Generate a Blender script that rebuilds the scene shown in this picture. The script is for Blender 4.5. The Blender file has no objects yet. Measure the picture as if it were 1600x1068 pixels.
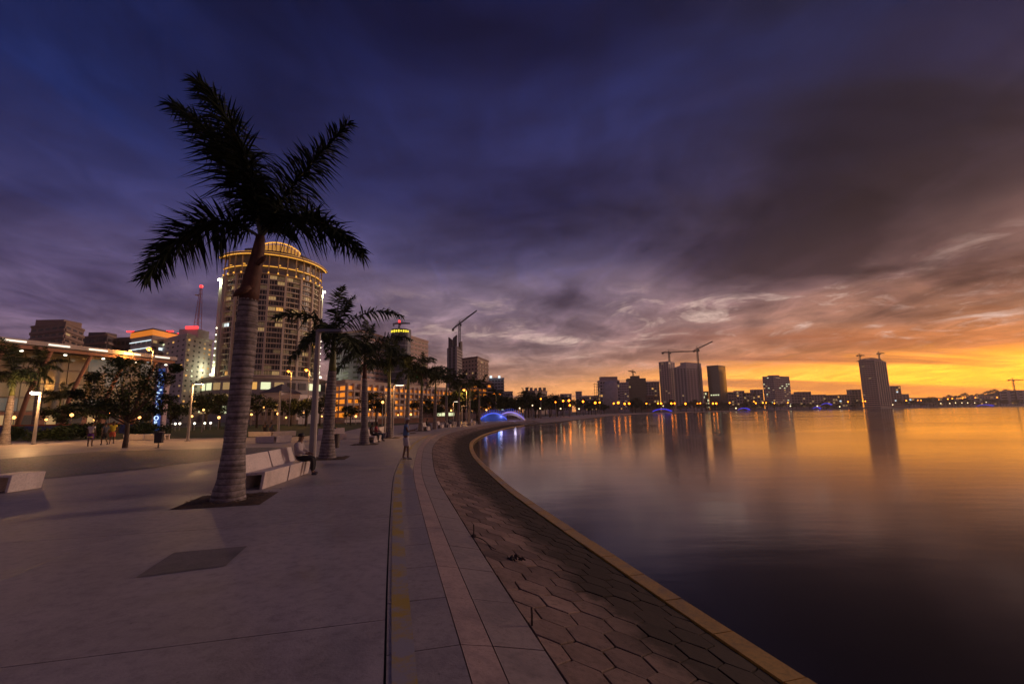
import bpy, bmesh, math, random
from mathutils import Vector, Matrix
random.seed(7)
R = math.radians
SC = bpy.context.scene
COL = SC.collection

# ------------------------------------------------------------------ camera
HC = 1.95
FPX = 711.0                      # focal length in pixels of the 1600 px wide photograph (16 mm lens)
ROLL = R(0.87)
PITCH = math.atan(110 * math.cos(ROLL) / FPX)
cam_d = bpy.data.cameras.new('camera')
cam_d.lens = FPX / 1600 * 36
cam_d.sensor_width = 36
cam_d.clip_end = 20000
cam = bpy.data.objects.new('camera', cam_d)
cam.matrix_world = Matrix.Translation((0, 0, HC)) @ Matrix.Rotation(math.pi/2 + PITCH, 4, 'X') @ Matrix.Rotation(-ROLL, 4, 'Z')
COL.objects.link(cam)
SC.camera = cam

# ------------------------------------------------------------------ exposure, sun, sky
SC.view_settings.view_transform = 'Standard'
SC.view_settings.look = 'None'
SC.view_settings.gamma = 1
SC.view_settings.exposure = 0.15
SC.cycles.use_denoising = True
SC.cycles.max_bounces = 4
SC.cycles.diffuse_bounces = 2
SC.cycles.glossy_bounces = 3
SC.cycles.volume_bounces = 0
SC.cycles.adaptive_threshold = 0.02
SC.cycles.sample_clamp_indirect = 4.0
SUN_AZ, SUN_EL = R(62), R(13)    # afterglow to the right over the bay
sun_d = bpy.data.lights.new('sun', 'SUN')
sun_d.energy = 1.0
sun_d.angle = R(12)
sun_d.color = (1.0, 0.66, 0.52)
sun = bpy.data.objects.new('sun', sun_d)
sun.rotation_euler = Vector((-math.sin(SUN_AZ)*math.cos(SUN_EL), -math.cos(SUN_AZ)*math.cos(SUN_EL), -math.sin(SUN_EL))).to_track_quat('-Z', 'Y').to_euler()
COL.objects.link(sun)

world = bpy.data.worlds.new('World')
SC.world = world
world.use_nodes = True
NT = world.node_tree
NT.nodes.clear()
def nd(nt, t, **kw):
    n = nt.nodes.new(t)
    for k, v in kw.items():
        if k == 'ins':
            for i, val in v.items():
                if isinstance(val, bpy.types.NodeSocket): nt.links.new(val, n.inputs[i])
                else: n.inputs[i].default_value = val
        else: setattr(n, k, v)
    return n
def mth(nt, op, a, b=None, c=None, clamp=False):
    n = nt.nodes.new('ShaderNodeMath'); n.operation = op; n.use_clamp = clamp
    for i, v in enumerate((a, b, c)):
        if v is None: continue
        if isinstance(v, bpy.types.NodeSocket): nt.links.new(v, n.inputs[i])
        else: n.inputs[i].default_value = v
    return n.outputs[0]
def ramp(nt, fac, stops, interp='LINEAR'):
    n = nt.nodes.new('ShaderNodeValToRGB'); n.color_ramp.interpolation = interp
    e = n.color_ramp.elements
    while len(e) < len(stops): e.new(0.5)
    for el, (p, c) in zip(e, stops):
        el.position = p; el.color = (*c, 1) if len(c) == 3 else c
    nt.links.new(fac, n.inputs[0])
    return n.outputs[0]
def mixc(nt, fac, a, b, mode='MIX'):
    n = nt.nodes.new('ShaderNodeMix'); n.data_type = 'RGBA'; n.blend_type = mode
    for i, v in ((0, fac), (6, a), (7, b)):
        if isinstance(v, bpy.types.NodeSocket): nt.links.new(v, n.inputs[i])
        else: n.inputs[i].default_value = v if i == 0 or len(v) == 4 else (*v, 1)
    return n.outputs[2]
def srgb(r, g, b):
    f = lambda c: (c/255/12.92) if c/255 <= 0.04045 else ((c/255+0.055)/1.055)**2.4
    return (f(r), f(g), f(b))

def build_sky():
    nt = NT
    tc = nd(nt, 'ShaderNodeTexCoord').outputs['Generated']
    sep = nd(nt, 'ShaderNodeSeparateXYZ', ins={0: tc})
    x, y, z = sep.outputs
    zc = mth(nt, 'MAXIMUM', z, 0.0)
    flat = nd(nt, 'ShaderNodeVectorMath', operation='NORMALIZE', ins={0: nd(nt, 'ShaderNodeCombineXYZ', ins={0: x, 1: y, 2: 0.0}).outputs[0]}).outputs[0]
    dot = nd(nt, 'ShaderNodeVectorMath', operation='DOT_PRODUCT', ins={0: flat, 1: (math.sin(SUN_AZ), math.cos(SUN_AZ), 0)}).outputs['Value']
    ang = mth(nt, 'MULTIPLY', mth(nt, 'ARCCOSINE', dot), 180/math.pi)
    # a flat cloud deck seen in perspective: it flattens to streaks at the horizon
    k = mth(nt, 'DIVIDE', 1.0, mth(nt, 'ADD', zc, 0.10))
    pv = nd(nt, 'ShaderNodeVectorMath', operation='SCALE', ins={0: nd(nt, 'ShaderNodeCombineXYZ', ins={0: x, 1: y, 2: 0.0}).outputs[0], 3: k}).outputs[0]
    def noise(scale, det, rough, dist, loc, rot, stretch):
        m = nd(nt, 'ShaderNodeMapping', ins={0: pv, 1: loc, 2: (0, 0, rot), 3: stretch})
        return nd(nt, 'ShaderNodeTexNoise', ins={'Vector': m.outputs[0], 'Scale': scale, 'Detail': det, 'Roughness': rough, 'Distortion': dist}).outputs['Fac']
    big = noise(0.95, 6, 0.5, 0.5, SKY_BIG, R(70), (0.75, 1.0, 1))
    fine = noise(2.6, 10, 0.62, 0.7, (0.4, 5.2, 0), R(60), (1.3, 0.75, 1))
    band = noise(0.8, 7, 0.58, 0.25, (7.3, 2.2, 0), R(-6), (0.22, 1.0, 1))
    zw = mth(nt, 'ADD', zc, mth(nt, 'MULTIPLY', mth(nt, 'SUBTRACT', fine, 0.5), mth(nt, 'MULTIPLY', zc, 0.5)))
    right = ramp(nt, zw, [(0.0, (2.4, .70, .008)), (0.035, (2.7, .90, .015)), (0.068, (2.3, .82, .05)), (0.095, srgb(206, 126, 68)), (0.15, srgb(150, 103, 80)), (0.23, srgb(104, 77, 74)), (0.32, srgb(68, 52, 57)), (0.42, srgb(44, 36, 50)), (0.58, srgb(26, 25, 46))])
    mid = ramp(nt, zw, [(0.0, (1.25, .47, .12)), (0.045, (1.1, .48, .17)), (0.075, srgb(188, 138, 112)), (0.13, srgb(152, 124, 122)), (0.21, srgb(126, 108, 122)), (0.31, srgb(74, 68, 100)), (0.44, srgb(46, 46, 88)), (0.7, srgb(22, 28, 72))])
    left = ramp(nt, zw, [(0.0, srgb(150, 114, 116)), (0.08, srgb(122, 100, 116)), (0.18, srgb(88, 76, 108)), (0.33, srgb(46, 46, 88)), (0.5, srgb(19, 29, 74))])
    back = ramp(nt, zw, [(0.0, srgb(150, 120, 118)), (0.2, srgb(112, 92, 100)), (0.5, srgb(54, 46, 60)), (0.9, srgb(38, 34, 54))])
    f0 = nd(nt, 'ShaderNodeMapRange', interpolation_type='SMOOTHSTEP', ins={0: ang, 1: 165.0, 2: 112.0, 3: 0.0, 4: 1.0}).outputs[0]
    f1 = nd(nt, 'ShaderNodeMapRange', interpolation_type='SMOOTHSTEP', ins={0: ang, 1: 112.0, 2: 58.0, 3: 0.0, 4: 1.0}).outputs[0]
    f2 = nd(nt, 'ShaderNodeMapRange', interpolation_type='SMOOTHSTEP', ins={0: ang, 1: 62.0, 2: 16.0, 3: 0.0, 4: 1.0}).outputs[0]
    c = mixc(nt, f2, mixc(nt, f1, mixc(nt, f0, back, left), mid), right)
    # thick bellies and thin places of the deck
    hi = ramp(nt, zc, [(0.06, (0,)*3), (0.17, (1,)*3)])
    bell = ramp(nt, big, [(0.36, (1.7, 1.62, 1.5)), (0.46, (1.12, 1.1, 1.08)), (0.53, (0.8, 0.78, 0.84)), (0.62, (0.36, 0.34, 0.42))])
    c = mixc(nt, hi, c, mixc(nt, 1.0, c, bell, 'MULTIPLY'))
    clear = mth(nt, 'MULTIPLY', ramp(nt, big, [(0.40, (1,)*3), (0.52, (0,)*3)]), ramp(nt, zc, [(0.30, (0,)*3), (0.5, (0.28,)*3)]))
    c = mixc(nt, clear, c, srgb(16, 32, 88))
    tex = ramp(nt, fine, [(0.34, (0.62, 0.62, 0.7)), (0.5, (1, 1, 1)), (0.66, (1.6, 1.52, 1.42))])
    c = mixc(nt, ramp(nt, zc, [(0.04, (0.4,)*3), (0.12, (1,)*3), (0.5, (0.65,)*3)]), c, mixc(nt, 1.0, c, tex, 'MULTIPLY'))
    # long dark streaks over the bright horizon band
    low = ramp(nt, zc, [(0.0, (0.1,)*3), (0.03, (0.8,)*3), (0.08, (1,)*3), (0.12, (1,)*3), (0.2, (0,)*3)])
    st = ramp(nt, band, [(0.50, (0,)*3), (0.60, (1,)*3)])
    sf = mth(nt, 'MULTIPLY', mth(nt, 'MULTIPLY', low, st), 0.8)
    c = mixc(nt, sf, c, mixc(nt, f2, srgb(118, 90, 98), srgb(182, 104, 56)))
    # pale broken gaps in the deck low over the bay
    gz = ramp(nt, zc, [(0.08, (0,)*3), (0.12, (1,)*3), (0.2, (1,)*3), (0.27, (0,)*3)])
    gp = ramp(nt, noise(2.4, 10, 0.68, 0.7, (1.9, 0.3, 0), R(35), (0.9, 0.9, 1)), [(0.52, (0,)*3), (0.66, (1,)*3)])
    gb = ramp(nt, big, [(0.42, (1,)*3), (0.56, (0.1,)*3)])
    gf = mth(nt, 'MULTIPLY', mth(nt, 'MULTIPLY', gz, mth(nt, 'MULTIPLY', gp, gb)), mth(nt, 'MULTIPLY', f1, 0.85))
    c = mixc(nt, gf, c, srgb(232, 200, 186))
    sky = nd(nt, 'ShaderNodeTexSky', sky_type='NISHITA', sun_disc=False, sun_elevation=R(2), sun_rotation=SUN_AZ, air_density=1.5, dust_density=3.0)
    bg1 = nd(nt, 'ShaderNodeBackground', ins={0: sky.outputs[0], 1: 0.004})
    bg2 = nd(nt, 'ShaderNodeBackground', ins={0: c, 1: 1.0})
    add = nd(nt, 'ShaderNodeAddShader', ins={0: bg1.outputs[0], 1: bg2.outputs[0]})
    out = nd(nt, 'ShaderNodeOutputWorld', ins={0: add.outputs[0]})
SKY_BIG = (3.1, 1.7, 0)
build_sky()

# ------------------------------------------------------------------ placing helpers
def ray(px, py):
    u = (px-800)/FPX; v = -(py-534)/FPX
    c, s = math.cos(ROLL), -math.sin(ROLL)
    u, v = c*u-s*v, s*u+c*v
    return Vector((u, math.cos(PITCH)-v*math.sin(PITCH), math.sin(PITCH)+v*math.cos(PITCH)))
def G(px, py, z=0.0):            # point of the ground plane seen at that place of the photograph
    d = ray(px, py); t = (z-HC)/d.z
    return Vector((d.x*t, d.y*t, z))
def D(px, py, Y):                # point at distance Y seen there
    d = ray(px, py); t = Y/d.y
    return Vector((d.x*t, Y, HC+d.z*t))

# ------------------------------------------------------------------ materials
MATS = {}
def mat(name, col, rough=0.7, metal=0.0, var=0.0, vscale=3.0, bump=0.0, bscale=20.0, emit=None, estr=0.0, spec=0.5, col2=None, coord='Object', detail=6.0):
    if name in MATS: return MATS[name]
    m = bpy.data.materials.new(name); m.use_nodes = True
    nt = m.node_tree; b = nt.nodes['Principled BSDF']
    b.inputs['Roughness'].default_value = rough
    b.inputs['Metallic'].default_value = metal
    b.inputs['Specular IOR Level'].default_value = spec
    tc = nd(nt, 'ShaderNodeTexCoord').outputs[coord]
    if var > 0 or col2:
        n = nd(nt, 'ShaderNodeTexNoise', ins={'Vector': tc, 'Scale': vscale, 'Detail': detail, 'Roughness': 0.65}).outputs['Fac']
        c2 = col2 or tuple(min(1, c*(1+var)) for c in col)
        c1 = col if col2 else tuple(c*(1-var) for c in col)
        nt.links.new(ramp(nt, n, [(0.3, c1), (0.7, c2)]), b.inputs['Base Color'])
    else:
        b.inputs['Base Color'].default_value = (*col, 1)
    if bump > 0:
        n2 = nd(nt, 'ShaderNodeTexNoise', ins={'Vector': tc, 'Scale': bscale, 'Detail': 5.0}).outputs['Fac']
        bn = nd(nt, 'ShaderNodeBump', ins={'Strength': bump, 'Distance': 0.02, 'Height': n2})
        nt.links.new(bn.outputs[0], b.inputs['Normal'])
    if emit:
        b.inputs['Emission Color'].default_value = (*emit, 1)
        b.inputs['Emission Strength'].default_value = estr
    MATS[name] = m
    return m

def concrete(name, col, rough=0.55, stain=0.35, scale=0.6):
    m = bpy.data.materials.new(name); m.use_nodes = True
    nt = m.node_tree; b = nt.nodes['Principled BSDF']
    geo = nd(nt, 'ShaderNodeNewGeometry').outputs['Position']
    n1 = nd(nt, 'ShaderNodeTexNoise', ins={'Vector': geo, 'Scale': scale, 'Detail': 8.0, 'Roughness': 0.65, 'Distortion': 0.6}).outputs['Fac']
    n2 = nd(nt, 'ShaderNodeTexNoise', ins={'Vector': geo, 'Scale': scale*14, 'Detail': 6.0, 'Roughness': 0.7}).outputs['Fac']
    c1 = ramp(nt, n1, [(0.3, tuple(c*(1-stain) for c in col)), (0.52, col), (0.75, tuple(min(1, c*(1+stain*0.45)) for c in col))])
    c2 = ramp(nt, n2, [(0.3, (0.72,)*3), (0.5, (1,)*3), (0.72, (1.12,)*3)])
    # scattered dark specks of dirt
    vor = nd(nt, 'ShaderNodeTexVoronoi', ins={'Vector': geo, 'Scale': 3.3}).outputs['Distance']
    sp = ramp(nt, vor, [(0.02, (0.45,)*3), (0.05, (1,)*3)])
    nt.links.new(mixc(nt, 1.0, mixc(nt, 1.0, c1, c2, 'MULTIPLY'), sp, 'MULTIPLY'), b.inputs['Base Color'])
    rr = nd(nt, 'ShaderNodeMapRange', ins={0: n1, 1: 0.3, 2: 0.7, 3: rough-0.14, 4: rough+0.16}).outputs[0]
    nt.links.new(rr, b.inputs['Roughness'])
    n3 = nd(nt, 'ShaderNodeTexNoise', ins={'Vector': geo, 'Scale': 38.0, 'Detail': 4.0}).outputs['Fac']
    bn = nd(nt, 'ShaderNodeBump', ins={'Strength': 0.25, 'Distance': 0.01, 'Height': n3})
    nt.links.new(bn.outputs[0], b.inputs['Normal'])
    MATS[name] = m
    return m

M_PAVE = concrete('pavement_concrete', (0.40, 0.335, 0.31), 0.58, 0.42, 0.5)
M_KERB = concrete('kerb_concrete', (0.39, 0.32, 0.27), 0.5, 0.35, 0.9)
M_PINK = concrete('pink_edge_concrete', (0.43, 0.305, 0.25), 0.6, 0.42, 1.6)
M_SLOPE = concrete('slope_concrete', (0.32, 0.255, 0.22), 0.6, 0.4, 1.0)
M_BENCH = concrete('bench_concrete', (0.68, 0.58, 0.53), 0.5, 0.22, 1.6)
M_SOIL = mat('soil', (0.035, 0.022, 0.016), 0.95, vscale=9, bump=1.0, bscale=40, col2=(.13, .075, .045))
M_GAP = mat('dark_joint', (0.018, 0.015, 0.014), 0.9)
M_SKYGOLD = concrete('sky_gold_kerb', (0.62, 0.36, 0.07), 0.45, 0.45, 1.4)  # sky's golden reflection on the water-edge kerb, painted as its base colour
M_LAND = mat('land', (0.09, 0.075, 0.06), 0.9, var=0.35, vscale=0.05)
M_PATH = concrete('path_concrete', (0.5, 0.42, 0.38), 0.6, 0.25, 0.3)
M_GRASS = mat('grass', (0.035, 0.06, 0.018), 0.9, var=0.4, vscale=2.0, bump=0.8, bscale=30)
M_COBBLE = None
def cobble_mat():
    m = bpy.data.materials.new('cobble'); m.use_nodes = True
    nt = m.node_tree; b = nt.nodes['Principled BSDF']
    geo = nd(nt, 'ShaderNodeNewGeometry').outputs['Position']
    v = nd(nt, 'ShaderNodeTexVoronoi', feature='DISTANCE_TO_EDGE', ins={'Vector': geo, 'Scale': 6.0}).outputs['Distance']
    v2 = nd(nt, 'ShaderNodeTexVoronoi', ins={'Vector': geo, 'Scale': 6.0}).outputs['Color']
    j = ramp(nt, v, [(0.02, (0.3,)*3), (0.09, (1,)*3)])
    cc = mixc(nt, 0.18, (0.16, 0.145, 0.155), v2, 'OVERLAY')
    nt.links.new(mixc(nt, 1.0, cc, j, 'MULTIPLY'), b.inputs['Base Color'])
    b.inputs['Roughness'].default_value = 0.6
    bn = nd(nt, 'ShaderNodeBump', ins={'Strength': 0.6, 'Distance': 0.02, 'Height': j})
    nt.links.new(bn.outputs[0], b.inputs['Normal'])
    return m
M_COBBLE = cobble_mat()
def hex_mat():
    # revetment pavers: algae and damp rise to a tide mark, stored per vertex as 'damp'
    m = bpy.data.materials.new('revetment_paver'); m.use_nodes = True; m.node_tree.nodes['Principled BSDF'].inputs['Specular IOR Level'].default_value = 0.2
    nt = m.node_tree; b = nt.nodes['Principled BSDF']
    geo = nd(nt, 'ShaderNodeNewGeometry').outputs['Position']
    rnd = nd(nt, 'ShaderNodeAttribute', attribute_name='tone').outputs['Fac']
    damp = nd(nt, 'ShaderNodeAttribute', attribute_name='damp').outputs['Fac']
    n1 = nd(nt, 'ShaderNodeTexNoise', ins={'Vector': geo, 'Scale': 1.6, 'Detail': 8.0, 'Roughness': 0.7}).outputs['Fac']
    n2 = nd(nt, 'ShaderNodeTexNoise', ins={'Vector': geo, 'Scale': 14.0, 'Detail': 6.0, 'Roughness': 0.7}).outputs['Fac']
    base = ramp(nt, n1, [(0.3, (0.17, 0.12, 0.098)), (0.55, (0.30, 0.215, 0.172)), (0.75, (0.39, 0.29, 0.24))])
    tone = ramp(nt, rnd, [(0.0, (0.58, 0.55, 0.55)), (1.0, (1.2, 1.14, 1.08))])
    pit = ramp(nt, n2, [(0.28, (0.5,)*3), (0.48, (1,)*3)])
    c = mixc(nt, 1.0, mixc(nt, 1.0, base, tone, 'MULTIPLY'), pit, 'MULTIPLY')
    df = mth(nt, 'ADD', damp, mth(nt, 'MULTIPLY', mth(nt, 'SUBTRACT', n1, 0.5), 0.9))
    dm = nd(nt, 'ShaderNodeMapRange', interpolation_type='SMOOTHSTEP', ins={0: df, 1: 0.30, 2: 0.62, 3: 0.0, 4: 0.9}).outputs[0]
    c = mixc(nt, dm, c, (0.03, 0.023, 0.018))
    nt.links.new(c, b.inputs['Base Color'])
    nt.links.new(nd(nt, 'ShaderNodeMapRange', ins={0: dm, 1: 0.0, 2: 1.0, 3: 0.75, 4: 0.92}).outputs[0], b.inputs['Roughness'])
    bn = nd(nt, 'ShaderNodeBump', ins={'Strength': 0.5, 'Distance': 0.015, 'Height': n2})
    nt.links.new(bn.outputs[0], b.inputs['Normal'])
    return m
M_HEX = hex_mat()
def yellow_mat():
    m = bpy.data.materials.new('worn_yellow_paint'); m.use_nodes = True
    nt = m.node_tree; b = nt.nodes['Principled BSDF']
    geo = nd(nt, 'ShaderNodeNewGeometry').outputs['Position']
    n1 = nd(nt, 'ShaderNodeTexNoise', ins={'Vector': geo, 'Scale': 1.1, 'Detail': 9.0, 'Roughness': 0.75}).outputs['Fac']
    f = ramp(nt, n1, [(0.44, (0,)*3), (0.56, (1,)*3)])
    nt.links.new(mixc(nt, f, (0.36, 0.32, 0.31), (0.52, 0.34, 0.04)), b.inputs['Base Color'])
    b.inputs['Roughness'].default_value = 0.6
    return m
M_YEL = yellow_mat()
def water_mat():
    m = bpy.data.materials.new('water'); m.use_nodes = True
    nt = m.node_tree; b = nt.nodes['Principled BSDF']
    b.inputs['Base Color'].default_value = (0.022, 0.019, 0.021, 1)
    b.inputs['IOR'].default_value = 1.33
    geo = nd(nt, 'ShaderNodeNewGeometry').outputs['Position']
    mp = nd(nt, 'ShaderNodeMapping', ins={0: geo, 2: (0, 0, R(12)), 3: (0.35, 1.0, 1.0)}).outputs[0]
    n1 = nd(nt, 'ShaderNodeTexNoise', ins={'Vector': mp, 'Scale': 0.9, 'Detail': 4.0, 'Roughness': 0.55}).outputs['Fac']
    n2 = nd(nt, 'ShaderNodeTexNoise', ins={'Vector': mp, 'Scale': 0.035, 'Detail': 5.0, 'Roughness': 0.6}).outputs['Fac']
    nt.links.new(nd(nt, 'ShaderNodeMapRange', ins={0: n2, 1: 0.35, 2: 0.65, 3: 0.09, 4: 0.16}).outputs[0], b.inputs['Roughness'])
    bn = nd(nt, 'ShaderNodeBump', ins={'Strength': 0.10, 'Distance': 0.07, 'Height': n1})
    nt.links.new(bn.outputs[0], b.inputs['Normal'])
    return m
M_WATER = water_mat()
def trunk_mat():
    m = bpy.data.materials.new('palm_trunk'); m.use_nodes = True
    nt = m.node_tree; b = nt.nodes['Principled BSDF']
    tc = nd(nt, 'ShaderNodeTexCoord').outputs['Object']
    mp = nd(nt, 'ShaderNodeMapping', ins={0: tc, 3: (0.6, 0.6, 9.0)}).outputs[0]
    n1 = nd(nt, 'ShaderNodeTexNoise', ins={'Vector': mp, 'Scale': 1.0, 'Detail': 4.0, 'Roughness': 0.6}).outputs['Fac']
    n2 = nd(nt, 'ShaderNodeTexNoise', ins={'Vector': tc, 'Scale': 7.0, 'Detail': 8.0, 'Roughness': 0.7}).outputs['Fac']
    c = ramp(nt, n1, [(0.33, (0.12, 0.094, 0.088)), (0.47, (0.26, 0.22, 0.21)), (0.7, (0.36, 0.305, 0.295))])
    nt.links.new(mixc(nt, 1.0, c, ramp(nt, n2, [(0.32, (0.42, .40, .38)), (0.62, (1.08,)*3)]), 'MULTIPLY'), b.inputs['Base Color'])
    b.inputs['Roughness'].default_value = 0.85
    wv = nd(nt, 'ShaderNodeTexWave', wave_type='BANDS', bands_direction='Z', ins={'Vector': tc, 'Scale': 2.3, 'Distortion': 1.6, 'Detail': 3.0, 'Detail Scale': 0.8}).outputs['Fac']
    bc = b.inputs['Base Color'].links[0].from_socket
    nt.links.new(mixc(nt, 1.0, bc, ramp(nt, wv, [(0.03, (0.5, .48, .46)), (0.16, (1,)*3)]), 'MULTIPLY'), b.inputs['Base Color'])
    bn = nd(nt, 'ShaderNodeBump', ins={'Strength': 0.5, 'Distance': 0.02, 'Height': wv})
    nt.links.new(bn.outputs[0], b.inputs['Normal'])
    return m
M_TRUNK = trunk_mat()
M_SHAFT_BROWN = mat('dead_sheath', (0.095, 0.036, 0.022), 0.75, var=0.5, vscale=4, bump=0.5, bscale=12)
M_SHAFT_GREEN = mat('crownshaft_green', (0.12, 0.13, 0.035), 0.55, var=0.35, vscale=3)
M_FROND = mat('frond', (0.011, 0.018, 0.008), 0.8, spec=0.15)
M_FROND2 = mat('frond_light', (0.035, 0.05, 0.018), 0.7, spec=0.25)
M_RACHIS = mat('rachis', (0.09, 0.10, 0.04), 0.6)
M_BARK = mat('bark', (0.10, 0.07, 0.05), 0.9, var=0.4, vscale=8, bump=0.6)
M_LEAF = [mat('leaf_a', (0.035, 0.06, 0.015), 0.7, spec=0.3), mat('leaf_b', (0.05, 0.07, 0.02), 0.7, spec=0.3), mat('leaf_c', (0.025, 0.045, 0.014), 0.7, spec=0.3)]
M_STEEL = mat('grey_steel', (0.28, 0.255, 0.25), 0.45, 0.3, var=0.12, vscale=2)
M_DARK = mat('dark_steel', (0.045, 0.04, 0.04), 0.55, 0.2, var=0.2)
M_BIN = mat('brown_bin', (0.05, 0.035, 0.03), 0.5, var=0.3)
M_RUST = mat('rusty_iron', (0.05, 0.03, 0.022), 0.85, var=0.5, vscale=30, bump=0.6, bscale=60)
M_GLASS = mat('dark_glass', (0.02, 0.022, 0.028), 0.38, spec=0.4)
M_GLASS2 = mat('grey_glass', (0.06, 0.062, 0.07), 0.38, spec=0.4)
E_WARM = mat('lit_warm', (0.3, 0.2, 0.1), 0.5, emit=(1, 0.50, 0.12), estr=.7)
E_DIM = mat('lit_dim', (0.2, 0.15, 0.1), 0.5, emit=(1, 0.62, 0.25), estr=0.3)
E_HALF = mat('lit_half', (0.1, 0.08, 0.06), 0.4, emit=(1, 0.62, 0.28), estr=0.07)
E_ORANGE = mat('lit_orange', (0.3, 0.15, 0.05), 0.5, emit=(1, 0.28, 0.02), estr=0.85)
E_ORANGE_D = mat('lit_orange_dim', (0.3, 0.15, 0.05), 0.5, emit=(1, 0.26, 0.02), estr=0.32)
E_COOL = mat('lit_cool', (0.3, 0.3, 0.3), 0.5, emit=(0.8, 0.95, 1.0), estr=1.1)
E_GREENISH = mat('lit_pale', (0.3, 0.3, 0.2), 0.5, emit=(0.9, 0.95, 0.55), estr=0.9)
E_GOLD = mat('gold_cove', (0.3, 0.2, 0.05), 0.5, emit=(1, 0.45, 0.06), estr=1.05)
E_SODIUM = mat('sodium_lamp', (0.3, 0.2, 0.1), 0.4, emit=(1, 0.22, 0.010), estr=9)
E_SODIUM_NEAR = mat('sodium_lamp_near', (0.3, 0.2, 0.1), 0.4, emit=(1, 0.26, 0.02), estr=5)
E_WHITE = mat('white_lamp', (0.4, 0.4, 0.4), 0.4, emit=(1, 0.93, 0.72), estr=22)
E_WHITE_SOFT = mat('white_led', (0.4, 0.4, 0.4), 0.4, emit=(1, 0.9, 0.68), estr=3.5)
E_RED = mat('red_lamp', (0.3, 0.02, 0.02), 0.4, emit=(1, 0.03, 0.03), estr=3)
E_BLUE = mat('blue_led', (0.02, 0.03, 0.3), 0.4, emit=(0.06, 0.11, .8), estr=1.0)
E_BLUEFAR = mat('blue_led_far', (0.02, 0.03, 0.3), 0.4, emit=(0.05, 0.05, .9), estr=1.0)
E_SIGN = mat('blue_white_sign', (0.3, 0.3, 0.4), 0.4, emit=(0.55, 0.75, 1), estr=1.3)
E_GREEN = mat('green_neon', (0.02, 0.2, 0.05), 0.4, emit=(0.03, 0.9, 0.15), estr=1.3)
E_REDNEON = mat('red_neon', (0.2, 0.02, 0.02), 0.4, emit=(0.9, 0.04, 0.06), estr=1.2)
E_YELSIGN = mat('yellow_sign', (0.2, 0.2, 0.02), 0.4, emit=(0.95, 0.75, 0.05), estr=1.2)
def wallm(n, c, rough=0.8): return mat('wall_'+n, c, rough, var=0.14, vscale=0.25, detail=8)
W_WHITE = wallm('white', (0.62, 0.55, 0.53)); W_GREY = wallm('grey', (0.36, 0.32, 0.33)); W_BEIGE = wallm('beige', (0.48, 0.37, 0.30))
W_BROWN = wallm('brown', (0.27, 0.19, 0.16)); W_DARK = wallm('dark', (0.13, 0.11, 0.12)); W_TERRA = wallm('terracotta', (0.26, 0.13, 0.09)); W_BLUEGREY = wallm('bluegrey', (0.32, 0.32, 0.38))
W_PINK = wallm('pink', (0.5, 0.36, 0.32)); W_FAR1 = wallm('far_a', (.70, .54, .48)); W_FAR2 = wallm('far_b', (.62, .54, .54)); W_FAR3 = wallm('far_c', (.5, .38, .33)); W_OLIVE = wallm('olive', (0.22, 0.19, 0.12)); W_ROOF = wallm('redroof', (0.25, 0.07, 0.045))

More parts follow.
